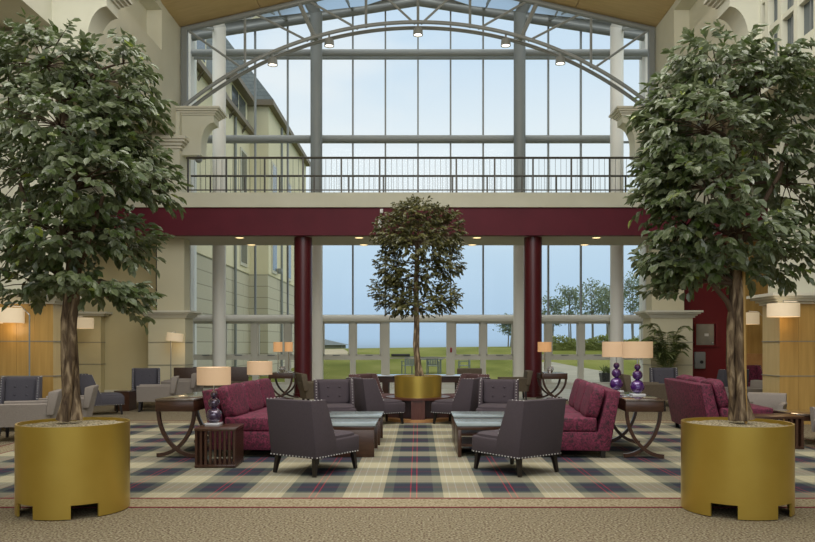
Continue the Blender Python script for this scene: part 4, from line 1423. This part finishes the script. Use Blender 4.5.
# trees and hedge beyond the right windows
def out_tree(x, y, h, cr, seed, label):
    z0 = gz(x, y) - .05
    rnd = random.Random(seed)
    r = thing('garden_tree', (x, y, z0), 0, label, 'tree', 'thin trees beyond the right windows')
    t, f = MB(), MB()
    for s in range(2):
        ox = rnd.uniform(-.5, .5)
        top = Vector((ox + rnd.uniform(-.3, .3), rnd.uniform(-.2, .2), h * .9))
        t.tube(bez(Vector((ox * .6, 0, 0)), Vector((ox, 0, h * .5)), top, 6), [.075 - .009 * i for i in range(7)], 6)
        for k in range(6):
            a = rnd.uniform(0, 6.28)
            zz = h * rnd.uniform(.5, .85)
            t.tube([Vector((ox, 0, zz)), Vector((ox + math.cos(a) * cr * .7, math.sin(a) * cr * .5, zz + .8))], [.03, .01], 5)
    for k in range(34):
        a, b = rnd.uniform(0, 6.28), rnd.uniform(0, 1) ** .5
        zz = rnd.uniform(.5, 1.0)
        wd = cr * math.sin(math.pi * (min(1, (zz - .42) / .68))) ** .6
        p = Vector((math.cos(a) * wd * b, math.sin(a) * wd * b, h * zz))
        for j in range(26):
            q_ = p + Vector((rnd.gauss(0, .28), rnd.gauss(0, .28), rnd.gauss(0, .2)))
            add_leaf(f.bm, q_, Vector((rnd.uniform(-1, 1), rnd.uniform(-1, 1), rnd.uniform(-.9, .3))), Vector((rnd.uniform(-.6, .6), rnd.uniform(-.6, .6), 1)), rnd.uniform(.16, .28), .13)
    t.build('trunk', 'trunk_out', r)
    f.build('foliage', 'tree_out', r, False, norm=False)
for i, (x_, y, ytop, cr, lab) in enumerate(((553, 62, 296, 1.08, 'leftmost thin tree seen just right of the right maroon column'), (572, 67, 287, 1.22, 'thin tree right of the maroon column, second from the left'), (592, 62, 280, 1.30, 'tallest thin tree seen left of the white column'),
                              (611, 68, 282, 1.22, 'thin tree seen just left of the right white column'), (634, 62, 276, 1.22, 'thin tree seen between the white column and the right cream pier'), (652, 66, 284, 1.15, 'thin tree glimpsed behind the right cream pier'), (508, 72, 316, .8, 'slim tree seen left of the right grey column'))):
    X = (x_ - 418) * y / F
    out_tree(X, y, CAMZ + (344 - ytop) * y / F - gz(X, y), cr, 40 + i, lab)
rnd = random.Random(4)
hd = thing('hedge', (13.5, 60.5, gz(13.5, 60.5) - .1), 0, 'clipped green hedge on the lawn beyond the right windows', 'hedge')
f = MB()
for k in range(2600):
    x = rnd.uniform(-3.4, 5.2)
    a = rnd.uniform(0, math.pi)
    hh = .95 + .18 * math.sin(x * 1.9)
    p = Vector((x, .5 * math.cos(a) * rnd.uniform(.8, 1.05), hh * abs(math.sin(a)) ** .6 * rnd.uniform(.8, 1.08)))
    add_leaf(f.bm, p, Vector((rnd.uniform(-1, 1), rnd.uniform(-1, 1), rnd.uniform(-.5, 1))), Vector((0, -.6, 1)), rnd.uniform(.14, .26), .11)
f.build('foliage', 'hedge', hd, False, norm=False)
MB().box(-3.3, 5.1, -.3, .3, 0, .7, .1).build('hedge_core', 'hedge', hd)

# patio furniture on the lawn terrace
def patio_chair(label):
    r = thing('patio_chair', (0, 0, 0), 0, label, 'chair', 'grey patio chairs on the lawn')
    MB().box(-.25, .25, -.24, .25, .42, .45).build('seat', 'patio', r, False)
    mb = MB().box(-.27, .27, -.29, -.25, .83, .88).box(-.27, .27, -.27, -.23, .48, .52)
    for k in range(7):
        x = -.24 + .08 * k
        mb.box(x - .026, x + .026, -.28, -.25, .5, .84)
    mb.build('backrest', 'patio', r, False)
    for sx in (-1, 1):
        MB().box(sx * .27 - .025, sx * .27 + .025, -.26, .25, .63, .66).build('armrest', 'patio', r, False)
        MB().box(sx * .26 - .02, sx * .26 + .02, -.28, -.24, 0, .85).build('leg', 'patio', r, False)
        MB().box(sx * .26 - .02, sx * .26 + .02, .21, .25, 0, .64).build('leg', 'patio', r, False)
    return r
pc = patio_chair('grey patio chair left of the small tree trunk, outside the doors')
def onlawn(x_, y):
    X = (x_ - 418) * y / F
    return (X, y, gz(X, y))
pc.location = onlawn(408.5, 37.5); pc.rotation_euler = (0, 0, R(20))
dup(pc, onlawn(433, 37.2), -8, 'grey patio chair before the patio table right of the small tree trunk')
dup(pc, onlawn(464, 37.5), 80, 'grey patio chair turned sideways, rightmost on the lawn')
t = thing('patio_table', onlawn(430.5, 38.6), 0, 'grey patio table outside the doors right of the small tree trunk', 'table')
MB().box(-.62, .62, -.4, .4, .68, .72).build('tabletop', 'patio', t, False)
for a in (-1, 1):
    for b in (-1, 1):
        MB().box(a * .5 - .03, a * .5 + .03, b * .32 - .03, b * .32 + .03, 0, .68).build('leg', 'patio', t, False)
t = thing('planter_box', (6.95, 28.5, gz(6.9, 28.5) + .035), 0, 'dark square plant box with a small shrub outside the right windows', 'planter')
MB().prism([(-.2, 0), (.2, 0), (.26, .44), (-.26, .44)], 'xz', -.22, .22).build('box', 'pot', t, False)
f = MB()
for k in range(60):
    add_leaf(f.bm, Vector((rnd.uniform(-.15, .15), rnd.uniform(-.15, .15), .42)), Vector((rnd.uniform(-1, 1), rnd.uniform(-1, 1), rnd.uniform(.5, 2))), Vector((.3, 0, 1)), rnd.uniform(.15, .38), .06)
f.build('shrub', 'palm', t, False, norm=False)
